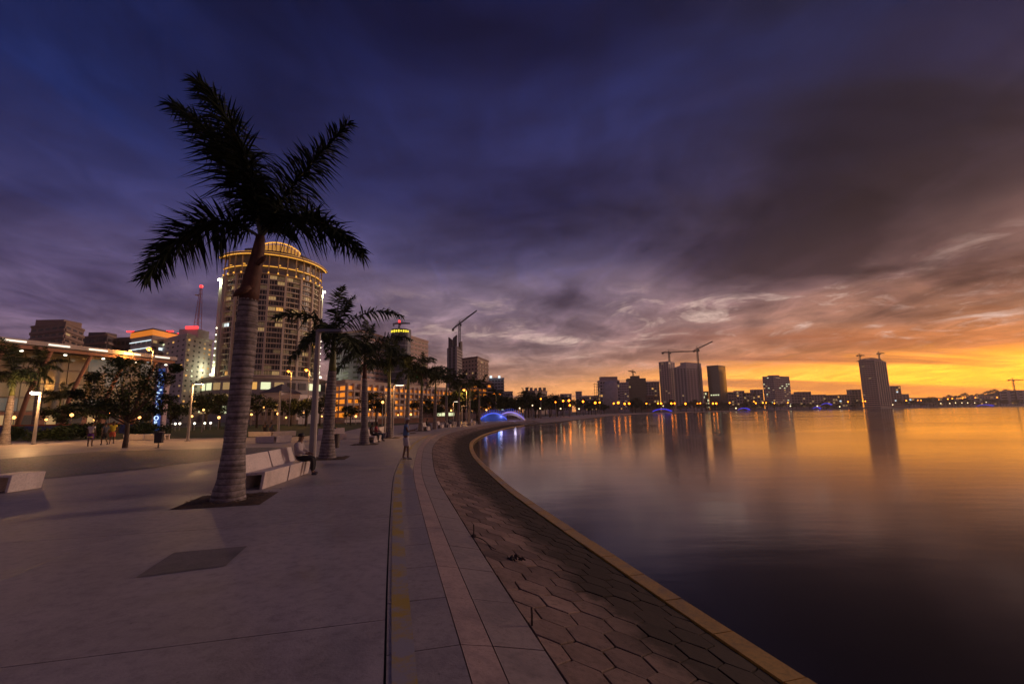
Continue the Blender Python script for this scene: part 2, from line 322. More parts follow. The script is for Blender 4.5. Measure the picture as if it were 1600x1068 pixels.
# ------------------------------------------------------------------ mesh helpers
class MB:
    def __init__(s): s.v = []; s.f = []; s.mi = []
    def add(s, vs, fs, m=0):
        o = len(s.v); s.v += [tuple(v) for v in vs]; s.f += [tuple(i+o for i in f) for f in fs]; s.mi += [m]*len(fs); return s
    def box(s, c, d, rz=0.0, m=0, top=None):
        x, y, z = d[0]/2, d[1]/2, d[2]/2
        tx, ty = top if top else (1, 1)
        vs = [(-x, -y, -z), (x, -y, -z), (x, y, -z), (-x, y, -z), (-x*tx, -y*ty, z), (x*tx, -y*ty, z), (x*tx, y*ty, z), (-x*tx, y*ty, z)]
        cs, sn = math.cos(rz), math.sin(rz)
        vs = [(c[0]+a*cs-b*sn, c[1]+a*sn+b*cs, c[2]+e) for a, b, e in vs]
        return s.add(vs, [(0, 3, 2, 1), (4, 5, 6, 7), (0, 1, 5, 4), (1, 2, 6, 5), (2, 3, 7, 6), (3, 0, 4, 7)], m)
    def tube(s, pts, rad, n=8, cap=True, m=0, sq=None):
        pts = [Vector(p) for p in pts]; vs = []
        if not hasattr(rad, '__len__'): rad = [rad]*len(pts)
        up = None
        for i, p in enumerate(pts):
            t = (pts[min(i+1, len(pts)-1)]-pts[max(i-1, 0)]).normalized()
            if up is None: up = Vector((0, 1, 0)) if abs(t.z) > 0.7 else Vector((0, 0, 1))
            a = t.cross(up).normalized(); b2 = a.cross(t).normalized(); up = b2
            for k in range(n):
                th = 2*math.pi*k/n
                vs.append(p + (a*math.cos(th)+b2*math.sin(th))*rad[i])
        fs = []
        for i in range(len(pts)-1):
            for k in range(n):
                fs.append((i*n+k, i*n+(k+1) % n, (i+1)*n+(k+1) % n, (i+1)*n+k))
        if cap:
            fs.append(tuple(range(n-1, -1, -1))); fs.append(tuple(range((len(pts)-1)*n, len(pts)*n)))
        return s.add(vs, fs, m)
    def lathe(s, prof, n=20, c=(0, 0, 0), m=0):
        vs = []
        for r, z in prof:
            for k in range(n):
                th = 2*math.pi*k/n; vs.append((c[0]+r*math.cos(th), c[1]+r*math.sin(th), c[2]+z))
        fs = []
        for i in range(len(prof)-1):
            for k in range(n): fs.append((i*n+k, i*n+(k+1) % n, (i+1)*n+(k+1) % n, (i+1)*n+k))
        fs.append(tuple(range(n-1, -1, -1))); fs.append(tuple(range((len(prof)-1)*n, len(prof)*n)))
        return s.add(vs, fs, m)
    def prism(s, poly, z0, z1, m=0):
        n = len(poly)
        if sum(poly[i][0]*poly[(i+1) % n][1]-poly[(i+1) % n][0]*poly[i][1] for i in range(n)) < 0: poly = poly[::-1]
        vs = [(p[0], p[1], z0) for p in poly]+[(p[0], p[1], z1) for p in poly]
        fs = [tuple(range(n-1, -1, -1)), tuple(range(n, 2*n))]+[(i, (i+1) % n, n+(i+1) % n, n+i) for i in range(n)]
        return s.add(vs, fs, m)
    def mesh(s, name, mats):
        me = bpy.data.meshes.new(name); me.from_pydata(s.v, [], s.f)
        for mm in (mats if isinstance(mats, (list, tuple)) else [mats]): me.materials.append(mm)
        if any(s.mi): me.polygons.foreach_set('material_index', s.mi)
        me.update(); return me
    def build(s, name, mats, parent=None, smooth=False):
        return obj(name, s.mesh(name, mats), parent, smooth)
def obj(name, me, parent=None, smooth=False, loc=None, rz=0.0, scale=None):
    o = bpy.data.objects.new(name, me); COL.objects.link(o)
    if smooth: me.polygons.foreach_set('use_smooth', [True]*len(me.polygons))
    if parent: o.parent = parent
    if loc is not None: o.location = loc
    if rz: o.rotation_euler = (0, 0, rz)
    if scale is not None: o.scale = scale
    return o
def tag(o, label, cat, group=None):
    o['label'] = label; o['category'] = cat
    if group: o['group'] = group
    return o
def struct(o): o['kind'] = 'structure'; return o
def empty(name, loc=(0, 0, 0), rz=0.0, label=None, cat=None, group=None):
    o = bpy.data.objects.new(name, None); COL.objects.link(o); o.location = loc; o.rotation_euler = (0, 0, rz); o.empty_display_size = 0.2
    if label: tag(o, label, cat, group)
    return o
def nth(n): return {1: 'first', 2: 'second', 3: 'third'}.get(n, str(n)+('th' if 10 < n % 100 < 14 else {1: 'st', 2: 'nd', 3: 'rd'}.get(n % 10, 'th')))
def copy_tree(o, parent=None):
    c = o.copy(); COL.objects.link(c); c.parent = parent
    for ch in list(o.children): copy_tree(ch, c)
    return c
def pointlight(name, loc, energy, color, parent, radius=0.2):
    l = bpy.data.lights.new(name, 'POINT'); l.energy = energy; l.color = color; l.shadow_soft_size = radius
    o = bpy.data.objects.new(name, l); COL.objects.link(o); o.location = loc; o.parent = parent
    return o
CUBE = {}
def cube(m):
    if m.name not in CUBE: CUBE[m.name] = MB().box((0, 0, 0), (1, 1, 1)).mesh('pane', m)
    return CUBE[m.name]

# ------------------------------------------------------------------ shoreline curve
JP = [(2.3, -8), (1.15, -4), (0.0, 0), (-0.97, 3.67), (-1.56, 5.9), (-2.66, 10.2), (-3.95, 15.5), (-5.05, 21.05), (-6.5, 29.4), (-7.6, 38.7), (-8.05, 45), (-8.1, 52), (-7.5, 64), (-3.6, 92), (12.4, 141), (46, 243), (80, 325), (168, 455), (272, 565), (410, 655), (545, 725), (730, 805), (1010, 905), (1600, 1060), (2600, 1250)]
def catmull(P, step):
    out = []
    for i in range(len(P)-1):
        p0 = Vector(P[max(i-1, 0)]); p1 = Vector(P[i]); p2 = Vector(P[i+1]); p3 = Vector(P[min(i+2, len(P)-1)])
        # centripetal tangents keep the uneven spacing smooth
        d1 = (p2-p1).length; d0 = max((p1-p0).length, 1e-6) if i > 0 else d1; d2 = max((p3-p2).length, 1e-6) if i+2 < len(P) else d1
        m1 = ((p2-p1)/d1 + ((p1-p0)/d0 if i > 0 else (p2-p1)/d1))*0.5*d1
        m2 = ((p2-p1)/d1 + ((p3-p2)/d2 if i+2 < len(P) else (p2-p1)/d1))*0.5*d1
        n = max(2, int(d1/step))
        for k in range(n):
            t = k/n; t2, t3 = t*t, t*t*t
            out.append(p1*(2*t3-3*t2+1)+m1*(t3-2*t2+t)+p2*(-2*t3+3*t2)+m2*(t3-t2))
    out.append(Vector(P[-1])); return out
JC = catmull(JP, 0.35)
ARC = [0.0]
for a, b in zip(JC, JC[1:]): ARC.append(ARC[-1]+(b-a).length)
import bisect
def jat(u):                       # point and outward normal (towards the water) at arc length u
    u = max(0.0, min(u, ARC[-1]-1e-3)); i = max(0, bisect.bisect_right(ARC, u)-1); i = min(i, len(JC)-2)
    t = (u-ARC[i])/(ARC[i+1]-ARC[i]); p = JC[i].lerp(JC[i+1], t)
    def tang(k):
        k0, k1 = max(0, k-3), min(len(JC)-1, k+3); return (JC[k1]-JC[k0]).normalized()
    d = tang(i).lerp(tang(i+1), t).normalized()
    return p, Vector((d.y, -d.x))
U0 = ARC[min(range(len(JC)), key=lambda i: abs(JC[i].y-0.0))]   # arc length abreast of the camera
def zprof(s):
    pts = [(-100, 0), (0.62, 0), (0.9, -0.05), (1.38, -0.15), (3.88, -0.80), (4.3, -0.80)]
    for (a, za), (b, zb) in zip(pts, pts[1:]):
        if s <= b: return za+(zb-za)*(s-a)/(b-a)
    return -0.8
def SU(u, s, dz=0.0):
    p, n = jat(u); q = p+n*s
    return (q.x, q.y, zprof(s)+dz)
UEND = ARC[-1]
def strip(name, s0, s1, us, dz, m, parent=None, ns=1, thick=None):
    mb = MB(); vs = []; fs = []
    for u in us:
        for k in range(ns+1): vs.append(SU(u, s0+(s1-s0)*k/ns, dz))
    w = ns+1
    for i in range(len(us)-1):
        for k in range(ns): fs.append((i*w+k, i*w+k+1, (i+1)*w+k+1, (i+1)*w+k))
    mb.add(vs, fs); return mb.build(name, m, parent)
def span(a, b, st): 
    n = max(1, int((b-a)/st)); return [a+(b-a)*i/n for i in range(n+1)]
us_all = span(0, 160, 0.8)+span(163, UEND, 6)[0:]

# land: one sheet bounded by the shoreline
poly = [SU(u, 0.0)[:2] for u in us_all]
poly += [(2600, 3000), (-3000, 3000), (-3000, -60), (2.3, -60)]
mb = MB(); mb.add([(x, y, -0.03) for x, y in poly], [tuple(range(len(poly)))]); land = struct(mb.build('ground', M_LAND))
# water sheet
mb = MB(); mb.add([(-60, -300, -0.93), (3000, -300, -0.93), (3000, 3000, -0.93), (-60, 3000, -0.93)], [(0, 1, 2, 3)]); struct(mb.build('water', M_WATER))
# seawall body below the pavers
mb = MB(); ss = [-0.02, 0.62, 0.9, 1.38, 3.88]
vs = []; fs = []
for u in us_all:
    for s in ss: vs.append(SU(u, s, -0.028))
    x, y, z = SU(u, 4.19); vs.append((x, y, -0.84)); vs.append((x, y, -2.2))
w = len(ss)+2
for i in range(len(us_all)-1):
    for k in range(w-1): fs.append((i*w+k, i*w+k+1, (i+1)*w+k+1, (i+1)*w+k))
mb.add(vs, fs); seawall = struct(mb.build('seawall', M_GAP))
# promenade pavement, ending at the dark joint
prom = [SU(u, -0.03)[:2] for u in span(0, 330, 1.2)]
inner = [SU(u, -16.0)[:2] for u in span(120, 330, 3)]
promp = prom + inner[::-1] + [(-23, 70), (-19.5, 52), (-20, 44.3), (-30, 43.9), (-41, 44), (-60, 41.5), (-60, -30), (2.2, -30)]
mb = MB(); mb.add([(x, y, -0.012) for x, y in promp], [tuple(range(len(promp)))]); pavement = struct(mb.build('pavement', M_PAVE))

# large cast slabs of the promenade beside the joint
def patch_piece(name, u0, u1, s0, s1, g, m, parent, dz=0.0, th=0.03, nu=2):
    us = [u0+g/2+(u1-u0-g)*i/nu for i in range(nu+1)]; a, b = s0+g/2, s1-g/2
    t = [SU(u, s, dz) for u in us for s in (a, b)]
    bt = [(x, y, z-th) for x, y, z in t]
    n = len(t); fs = []
    for i in range(nu): fs.append((2*i, 2*i+1, 2*i+3, 2*i+2))
    fs += [(0, n, n+1, 1), (n-2, n-1, 2*n-1, 2*n-2)]
    for i in range(nu): fs += [(2*i, 2*i+2, n+2*i+2, n+2*i), (2*i+1, n+2*i+1, n+2*i+3, 2*i+3)]
    mbx = MB(); mbx.add(t+bt, fs); return mbx.build(name, m, parent)
for row, (a, b) in enumerate([(-4.6, -0.004), (-9.2, -4.6)]):
    u = U0-4.3
    while u < U0+78:
        patch_piece('paving_slab', u, u+4.6, a, b, 0.012, M_PAVE, pavement, dz=0.0, th=0.02, nu=6); u += 4.6
# kerb slabs, pink strip and upper slope slabs
u = U0-3.2; pieces = []
while u < U0+100:
    du = 1.06
    patch_piece('kerb_slab', u, u+du, 0.004, 0.62, 0.012, M_KERB, seawall, dz=random.uniform(-.002, .002))
    patch_piece('edge_strip', u, u+du, 0.62, 0.90, 0.008, M_PINK, seawall, dz=random.uniform(-.002, .002))
    patch_piece('slope_slab', u, u+du, 0.90, 1.38, 0.014, M_SLOPE, seawall, dz=random.uniform(-.002, .002))
    patch_piece('kerb_stone', u, u+du, 3.90, 4.2, 0.02, M_SKYGOLD, seawall, dz=0.02+random.uniform(-.006, .006), th=0.12)
    u += du
us_far = [x for x in us_all if x > u]; us_far = [u]+us_far
strip('far_kerb', 0.0, 0.62, us_far, 0, M_KERB, seawall); strip('far_edge_strip', 0.62, 0.9, us_far, 0, M_PINK, seawall)
strip('far_slope', 0.9, 3.88, us_far, 0, M_SLOPE, seawall, ns=3); strip('far_kerb_stone', 3.88, 4.2, us_far, 0.02, M_SKYGOLD, seawall)
# worn yellow line
struct(strip('yellow_line', 0.05, 0.235, span(U0-3, U0+75, 0.5), 0.005, M_YEL))
# hexagonal pavers of the revetment
HW, HR = 0.417, 0.417/math.sqrt(3)
hexes = []
ulen = 2*HR*1.18                  # hexagons stretched along the wall
nrow = 7
for i in range(int(122/(ulen*0.75))):
    uc = U0-3.0+i*ulen*0.75
    for r in range(-1, nrow+1):
        sc_ = 1.38+HW*(r+0.5)+(HW/2 if i % 2 else 0)
        pts = []
        for k in range(6):
            th = math.pi/3*k
            pu = uc+math.cos(th)*(ulen/2-0.010); ps = sc_+math.sin(th)*(HR-0.010)
            pts.append((pu, min(max(ps, 1.395), 3.885)))
        area = abs(sum(pts[k][0]*pts[(k+1) % 6][1]-pts[(k+1) % 6][0]*pts[k][1] for k in range(6)))/2
        if area > 0.02: hexes.append((uc, sc_, pts))
def hex_verts(pts):
    lift = random.uniform(-0.004, 0.006); tu, ts = random.uniform(-.014, .014), random.uniform(-.014, .014)
    cu = sum(p[0] for p in pts)/6; cs = sum(p[1] for p in pts)/6
    top = []; mid = []; bot = []
    for pu, ps in pts:
        pu += random.uniform(-.006, .006); ps2 = min(max(ps+random.uniform(-.006, .006), 1.39), 3.89)
        dz = lift+(pu-cu)*tu+(ps-cs)*ts
        top.append(SU(cu+(pu-cu)*0.98, cs+(ps2-cs)*0.98, dz)); mid.append(SU(pu, ps2, dz-0.006)); bot.append(SU(pu, ps2, -0.03))
    fs = [tuple(range(6))]
    for k in range(6):
        j = (k+1) % 6; fs += [(k, 6+k, 6+j, j), (6+k, 12+k, 12+j, 6+j)]
    fs = [f[::-1] for f in fs]
    damp = [max(0.0, min(1.0, (ps-1.5)/2.35)) for pu, ps in pts]*3
    return top+mid+bot, fs, damp
def set_attr(me, name, vals):
    a = me.attributes.new(name, 'FLOAT', 'POINT'); a.data.foreach_set('value', vals)
def campos(h): 
    x, y, z = SU(h[0], h[1]); return math.hypot(x, y) if y > 1.5 else 999
hexes.sort(key=campos)
big = MB(); bd = []; bt = []
for n, (uc, sc_, pts) in enumerate(hexes):
    vs, fs, damp = hex_verts(pts); tone = random.random()
    if n < 296:
        mbx = MB(); mbx.add(vs, fs); me = mbx.mesh('paver', M_HEX); set_attr(me, 'damp', damp); set_attr(me, 'tone', [tone]*len(vs)); obj('paver', me, seawall)
    else:
        big.add(vs, fs); bd += damp; bt += [tone]*len(vs)
me = big.mesh('far_pavers', M_HEX); set_attr(me, 'damp', bd); set_attr(me, 'tone', bt); o = obj('far_pavers', me, seawall); o['kind'] = 'stuff'

# cobbled band, path, lawn, road
def sheet(name, pts, z, m):
    mbx = MB(); mbx.add([(p[0], p[1], z) for p in pts], [tuple(range(len(pts)))]); return struct(mbx.build(name, m))
cob = [G(0, 717), G(157, 704.5), G(346, 700), G(420, 698.5), (-14.2, 28.6), G(344, 718), G(184, 736), G(60, 748), (-19.5, 12.4), (-33, 12.4)]
sheet('cobble_band', [(p[0], p[1]) for p in cob], 0.004, M_COBBLE)
sheet('lawn', [(-60, 41.7), (-41, 44.2), (-30, 44.1), (-20.2, 44.5), (-19.7, 52), (-23.2, 70), (-20, 108), (-66, 108), (-64, 60)], 0.003, M_GRASS)
sheet('road', [(-64, 50), (-62, 112), (-12, 112), (-2, 150), (-12, 152), (-24, 124), (-75, 124), (-74, 45)], -0.008, mat('asphalt', (0.05, 0.048, 0.05), 0.6, var=0.3, vscale=0.7))

# planting pits round the palms
def dir_at(y):
    k = min(range(len(JC)), key=lambda i: abs(JC[i].y-y)); d = (JC[min(k+3, len(JC)-1)]-JC[max(k-3, 0)]).normalized(); return math.atan2(d.y, d.x)-math.pi/2
def soil_pit(x, y, a, size):
    mbx = MB(); n = 9; vs = []; cs, sn = math.cos(a), math.sin(a)
    for i in range(n+1):
        for j in range(n+1):
            p, q = (i/n-.5)*size, (j/n-.5)*size; e = min(i, j, n-i, n-j)
            z = 0.005+(0 if e == 0 else random.uniform(0.005, 0.05)); vs.append((x+p*cs-q*sn, y+p*sn+q*cs, z))
    mbx.add(vs, [(i*(n+1)+j, (i+1)*(n+1)+j, (i+1)*(n+1)+j+1, i*(n+1)+j+1) for i in range(n) for j in range(n)])
    return struct(mbx.build('soil_pit', M_SOIL))
# repaired patch in the pavement
pc = [G(212, 902), G(352, 884), G(386, 853), G(272, 863)]
mbx = MB(); mbx.add([(p.x, p.y, 0.006) for p in pc], [(0, 1, 2, 3)]); o = struct(mbx.build('pavement_patch', concrete('patch_concrete', (0.20, 0.165, 0.15), 0.7, 0.45, 2.0)))

# ------------------------------------------------------------------ palms
def bez(a, b, c, t): return a*(1-t)**2+b*2*t*(1-t)+c*t*t
def frond_mesh(P0, P1, P2, leaf=0.8, n=80, seed=0, plume=0.9, width=0.036, rr=0.03, droop=0.25, mats=None):
    rnd = random.Random(seed); mb = MB(); N = 14
    pts = [bez(P0, P1, P2, i/N) for i in range(N+1)]
    rb = MB(); rb.tube(pts, [rr*(1-0.85*i/N) for i in range(N+1)], n=5)
    L = (P2-P0).length
    for i in range(n):
        t = 0.10+0.90*(i+rnd.random()*0.7)/n
        p = bez(P0, P1, P2, min(t, 1)); tg = ((P1-P0)*(1-t)+(P2-P1)*t).normalized()
        side = tg.cross(Vector((0, 0, 1)))
        if side.length < 0.05: side = tg.cross(Vector((0, 1, 0)))
        side.normalize(); up = side.cross(tg).normalized()
        prof = min(1.0, 0.25+2.1*t)*(1.0-0.66*max(0, t-0.45)/0.55)
        for sg in (-1, 1):
            el = rnd.uniform(-plume, plume)
            fw = 0.12+0.75*t*t+rnd.uniform(-.12, .12)
            d = (side*sg*math.cos(el)+up*math.sin(el)+tg*fw).normalized()
            l = leaf*prof*rnd.uniform(0.8, 1.12)
            g = Vector((0, 0, -1))*droop*l
            mid = p+d*l*0.5+g*0.22; tip = p+d*l+g*rnd.uniform(0.6, 1.5)
            wv = d.cross(Vector((rnd.uniform(-1, 1), rnd.uniform(-1, 1), rnd.uniform(-.4, 1)))); wv.normalize()
            w = width*rnd.uniform(0.8, 1.2)
            mb.add([p-wv*w*.35, p+wv*w*.35, mid+wv*w*.5, mid-wv*w*.5, tip], [(0, 1, 2, 3), (3, 2, 4)])
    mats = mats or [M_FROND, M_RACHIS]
    return mb.mesh('frond', mats[0]), rb.mesh('midrib', mats[1])
def trunk_mesh(path, rad, ringz, n=20):
    mb = MB(); pts = []; rs = []
    for i in range(len(path)-1):
        a, b = Vector(path[i]), Vector(path[i+1]); k = max(2, int((b-a).length/0.045))
        for j in range(k):
            t = j/k; p = a.lerp(b, t); r = rad[i]+(rad[i+1]-rad[i])*(t*t*(3-2*t))
            r *= 1+(0.012 if int(p.z/ringz) % 2 else 0)+random.uniform(-.003, .003)
            pts.append(p); rs.append(r)
    pts.append(Vector(path[-1])); rs.append(rad[-1])
    mb.tube(pts, rs, n=n); return mb.mesh('trunk', M_TRUNK)

# the big palm in front
base = G(357, 783); Yp = base.y
def L1(px, py, dy=0.0): return D(px, py, Yp+dy)-base
pr = empty('royal_palm', base, label='tallest royal palm, nearest the camera, with a swollen ringed grey trunk', cat='palm tree', group='royal palms along the promenade')
def wpx(px): return px*Yp/FPX/2*.83
path = [L1(356.5, 785), L1(357.5, 770), L1(361.5, 747), L1(366.5, 690), L1(374.5, 622), L1(381, 560), L1(385, 517), L1(388.5, 468)]
for k, p in enumerate(path): p.z = max(p.z, 0.0) if k else -0.02
tr = obj('trunk', trunk_mesh(path, [wpx(60), wpx(53), wpx(45), wpx(36), wpx(36.5), wpx(38), wpx(38), wpx(33)], 0.13, 28), pr, True)
crown = L1(407, 368)
mb = MB(); mb.tube([L1(388.5, 470), L1(390, 455), L1(395, 430), L1(401, 405), L1(405, 385), crown], [wpx(33), wpx(35), wpx(30), wpx(24), wpx(21), wpx(15)], n=14)
obj('crownshaft', mb.mesh('crownshaft', M_SHAFT_BROWN), pr, True)
mb = MB()
mb.tube([L1(392, 448, -.2), L1(382, 452, -.25), L1(371, 458, -.27), L1(364, 463, -.25)], [0.05, 0.10, 0.08, 0.015], n=7)
obj('old_leaf_base', mb.mesh('old_leaf_base', M_SHAFT_BROWN), pr, True)
mb = MB(); mb.tube([L1(402, 412, -.18), L1(412, 404, -.25), L1(416, 400, -.25)], [0.06, 0.07, 0.02], n=7)
obj('old_leaf_base', mb.mesh('old_leaf_base', M_SHAFT_BROWN), pr, True)
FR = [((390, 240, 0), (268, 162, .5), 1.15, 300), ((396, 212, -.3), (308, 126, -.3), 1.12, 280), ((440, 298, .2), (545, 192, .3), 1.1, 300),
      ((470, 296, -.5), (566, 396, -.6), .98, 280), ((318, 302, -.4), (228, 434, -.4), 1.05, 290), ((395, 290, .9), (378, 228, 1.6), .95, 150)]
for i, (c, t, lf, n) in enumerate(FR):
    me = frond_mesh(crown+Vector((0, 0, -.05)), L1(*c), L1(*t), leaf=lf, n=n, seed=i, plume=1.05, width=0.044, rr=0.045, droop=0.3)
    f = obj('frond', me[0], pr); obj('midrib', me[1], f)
soil_pit(-6.75, 11.2, dir_at(11), 1.75)

mb = MB(); rl = random.Random(8)
for k in range(230):                # fallen leaf scraps round the trunk
    a = dir_at(11); p, q = rl.gauss(0, .5), rl.gauss(0, .5)
    if max(abs(p), abs(q)) > .95: continue
    x, y = -6.75+p*math.cos(a)-q*math.sin(a), 11.2+p*math.sin(a)+q*math.cos(a); t = rl.uniform(0, 6.28); l = rl.uniform(.03, .10); w = l*.25; z = .05+rl.uniform(0, .02)
    c, n_ = math.cos(t), math.sin(t); mb.add([(x-c*l, y-n_*l, z), (x+n_*w, y-c*w, z+.012), (x+c*l, y+n_*l, z+rl.uniform(0, .03)), (x-n_*w, y+c*w, z+.01)], [(0, 1, 2, 3)])
o = mb.build('leaf_litter', mat('dead_leaf', (.12, .065, .035), .9, var=.4, vscale=6)); o['kind'] = 'stuff'; tag(o, 'brown fallen leaf scraps in the pit of the big palm', 'leaf litter')
# shared fronds for the rest of the row (pointing +X from the crown)
def V(*a): return Vector(a)
FM = [frond_mesh(V(0, 0, 0), V(1.1, 0, 1.35), V(2.5, 0, 0.75), 0.7, 70, 11, 0.9, 0.06, 0.03, 0.35, [M_FROND2, M_RACHIS]),
      frond_mesh(V(0, 0, 0), V(1.3, 0, 0.75), V(2.45, 0, -0.35), 0.7, 70, 12, 0.8, 0.06, 0.03, 0.5, [M_FROND2, M_RACHIS]),
      frond_mesh(V(0, 0, 0), V(0.5, 0, 1.6), V(1.2, 0, 2.35), 0.68, 60, 13, 1.0, 0.06, 0.03, 0.15, [M_FROND2, M_RACHIS]),
      frond_mesh(V(0, 0, 0), V(0.9, 0, 0.15), V(1.6, 0, -1.15), 0.62, 52, 14, 0.7, 0.06, 0.03, 0.6, [M_FROND2, M_RACHIS])]
FML = [frond_mesh(V(0, 0, 0), V(1.1, 0, 1.3), V(2.5, 0, 0.6), 0.65, 26, 21, 0.9, 0.11, 0.04, 0.35, [M_FROND2, M_RACHIS]),
       frond_mesh(V(0, 0, 0), V(1.3, 0, 0.7), V(2.4, 0, -0.5), 0.65, 26, 22, 0.8, 0.11, 0.04, 0.5, [M_FROND2, M_RACHIS]),
       frond_mesh(V(0, 0, 0), V(0.5, 0, 1.5), V(1.3, 0, 2.1), 0.65, 24, 23, 1.0, 0.11, 0.04, 0.2, [M_FROND2, M_RACHIS])]
def row_palm(loc, h, r, label, seed, low=False, plan=None, sc=1.0, group='royal palms along the promenade', shaft=M_SHAFT_GREEN):
    rnd = random.Random(seed)
    root = empty('royal_palm', loc, label=label, cat='palm tree', group=group)
    lean = V(rnd.uniform(-.1, .22), rnd.uniform(-.1, .1), 0)
    ht = h*0.70
    path = [V(0, 0, -.02), V(0, 0, .25), lean*.2+V(0, 0, ht*.3), lean*.6+V(0, 0, ht*.7), lean+V(0, 0, ht)]
    if low:
        mb = MB(); mb.tube(path, [r*1.5, r*1.2, r, r*.95, r*.8], n=8); me = mb.mesh('trunk', M_TRUNK)
    else: me = trunk_mesh(path, [r*1.75, r*1.45, r*1.05, r, r*.78], 0.13, 16)
    obj('trunk', me, root, True)
    top = lean*1.15+V(0, 0, h)
    mb = MB(); mb.tube([lean+V(0, 0, ht-.02), lean*1.05+V(0, 0, ht+.25), lean*1.1+V(0, 0, h*.9), top], [r*.74, r*.72, r*.5, r*.3], n=10); obj('crownshaft', mb.mesh('crownshaft', shaft), root, True)
    fm = FML if low else FM
    plan = plan or [(rnd.uniform(-20, 20)+360*k/11, rnd.choice([0, 1, 0, 2, 1, 3] if not low else [0, 1, 0, 2, 1]), rnd.uniform(.85, 1.12)) for k in range(11)]
    for az, kind, s in plan:
        f = obj('frond', fm[kind % len(fm)][0], root, loc=top, rz=R(az), scale=(s*sc*1.12,)*3); obj('midrib', fm[kind % len(fm)][1], f)
    return root
row_labels = ['second royal palm from the camera, beside the grey lamp post and brown bin', 'third royal palm, with two people seated at its foot', 'fourth royal palm from the camera, just behind the third', 'fifth royal palm, partly hidden behind the standing man',
              'sixth royal palm from the camera, next to the far seated figure', 'seventh royal palm from the camera along the promenade', 'eighth royal palm from the camera along the promenade', 'ninth royal palm from the camera along the promenade', 'tenth royal palm from the camera along the promenade', 'eleventh royal palm, last before the blue footbridge']
row_px = [(511, 716), (569, 694), (607.7, 684), (635, 677), (657, 673), (679, 670), (697, 667), (716, 665.5), (733, 664), (749, 662)]
row_h = [5.7, 6.2, 6.0, 6.4, 6.3, 6.4, 6.3, 6.2, 6.4, 6.3]
plan2 = [(178, 0, 1.05), (100, 2, 1.05), (8, 0, 1.12), (215, 3, 1.05), (-35, 3, 1.1), (150, 1, .9), (60, 2, .8), (-80, 1, .8), (285, 3, .9)]
plan3 = [(175, 1, 1.0), (140, 0, .95), (20, 0, 1.1), (-20, 1, 1.05), (230, 3, 1.1), (-60, 3, 1.1), (80, 2, .8), (200, 0, .9), (300, 1, .9), (110, 2, .9)]
for i, (pp, hh) in enumerate(zip(row_px, row_h)):
    b = G(*pp); row_palm(b, hh, [.235, .215, .2][min(i, 2)], row_labels[i], 30+i, low=i > 5, plan=plan2 if i == 0 else plan3 if i == 1 else None, shaft=M_SHAFT_BROWN if i == 1 else M_SHAFT_GREEN)
    if i < 5: soil_pit(b.x+.05, b.y, dir_at(b.y), 1.7)

# palms at the left edge, before the glass hall
row_palm(G(6, 694), 5.6, .24, 'left palm at the picture edge before the glass hall', 71, group='palms before the glass hall')
row_palm(G(30, 680)+V(-1.5, 3, 0), 9.0, .24, 'taller palm behind the lit lamp before the glass hall', 72, group='palms before the glass hall')
row_palm(G(88, 676), 4.8, .2, 'short palm to the right of the brightly lit lamp', 73, group='palms before the glass hall')

# ------------------------------------------------------------------ leafy trees
def leaf_mesh(clusters, per, size, seed, flat=1.0, name='crown'):
    rnd = random.Random(seed); mb = MB()
    for ci, (c, r) in enumerate(clusters):
        m = rnd.choice([0, 0, 1, 2])
        for k in range(per):
            d = Vector((rnd.gauss(0, 1), rnd.gauss(0, 1), rnd.gauss(0, 1))).normalized()*(rnd.random()**0.45)
            p = Vector(c)+Vector((d.x*r[0], d.y*r[1], d.z*r[2]))
            a = Vector((rnd.gauss(0, 1), rnd.gauss(0, 1), rnd.gauss(0, .5)*flat)).normalized()
            b = a.cross(Vector((rnd.gauss(0, .5), rnd.gauss(0, .5), 1))).normalized()
            s = size*rnd.uniform(.6, 1.3)
            mb.add([p-a*s*.5, p+b*s*.28, p+a*s*.5, p-b*s*.28], [(0, 1, 2, 3)], m)
    return mb.mesh(name, M_LEAF)
def limb_mesh(limbs, name='trunk'):
    mb = MB()
    for pts, rs in limbs: mb.tube(pts, rs, n=7)
    return mb.mesh(name, M_BARK)
# the spreading tree on the path
tb = G(195, 699)
tr = empty('spreading_tree', tb, label='spreading fine-leaved tree with forked trunk standing on the lit path', cat='tree')
limbs = [([V(0, 0, -.05), V(.03, 0, .8), V(.0, 0, 1.9)], [.17, .13, .12])]
cl = []; rnd = random.Random(5)
def tp(px, py, dy=0): return D(px, py, tb.y+dy)-tb
for (px, py, dy, rx, rz) in [(150, 610, 0, .9, .35), (130, 632, .5, .8, .3), (175, 585, -.5, 1.0, .4), (205, 575, .3, 1.0, .38), (235, 582, 0, .9, .35), (258, 592, .4, .7, .3), (200, 610, 1.2, 1.1, .35), (160, 632, -.6, .8, .28), (235, 615, -.8, .9, .35), (262, 625, .2, .7, .25), (215, 632, .9, .9, .3), (185, 640, -1.2, .8, .3), (145, 590, .9, .6, .25), (222, 600, -1.3, .8, .3), (185, 566, .2, .7, .25), (275, 575, .2, .45, .2), (120, 615, -.3, .5, .2), (190, 622, 0, 1.0, .3), (245, 640, .5, .6, .22)]:
    c = tp(px, py, dy); cl.append((c, (rx*.95, rx*.95, rz*1.9)))
    st = V(0, 0, rnd.uniform(1.5, 2.0)); m1 = st.lerp(c, .5)+V(0, 0, -.15)
    limbs.append(([st, m1, c], [.065, .04, .012]))
obj('trunk', limb_mesh(limbs), tr, True)
obj('crown', leaf_mesh(cl, 480, .2, 3), tr)
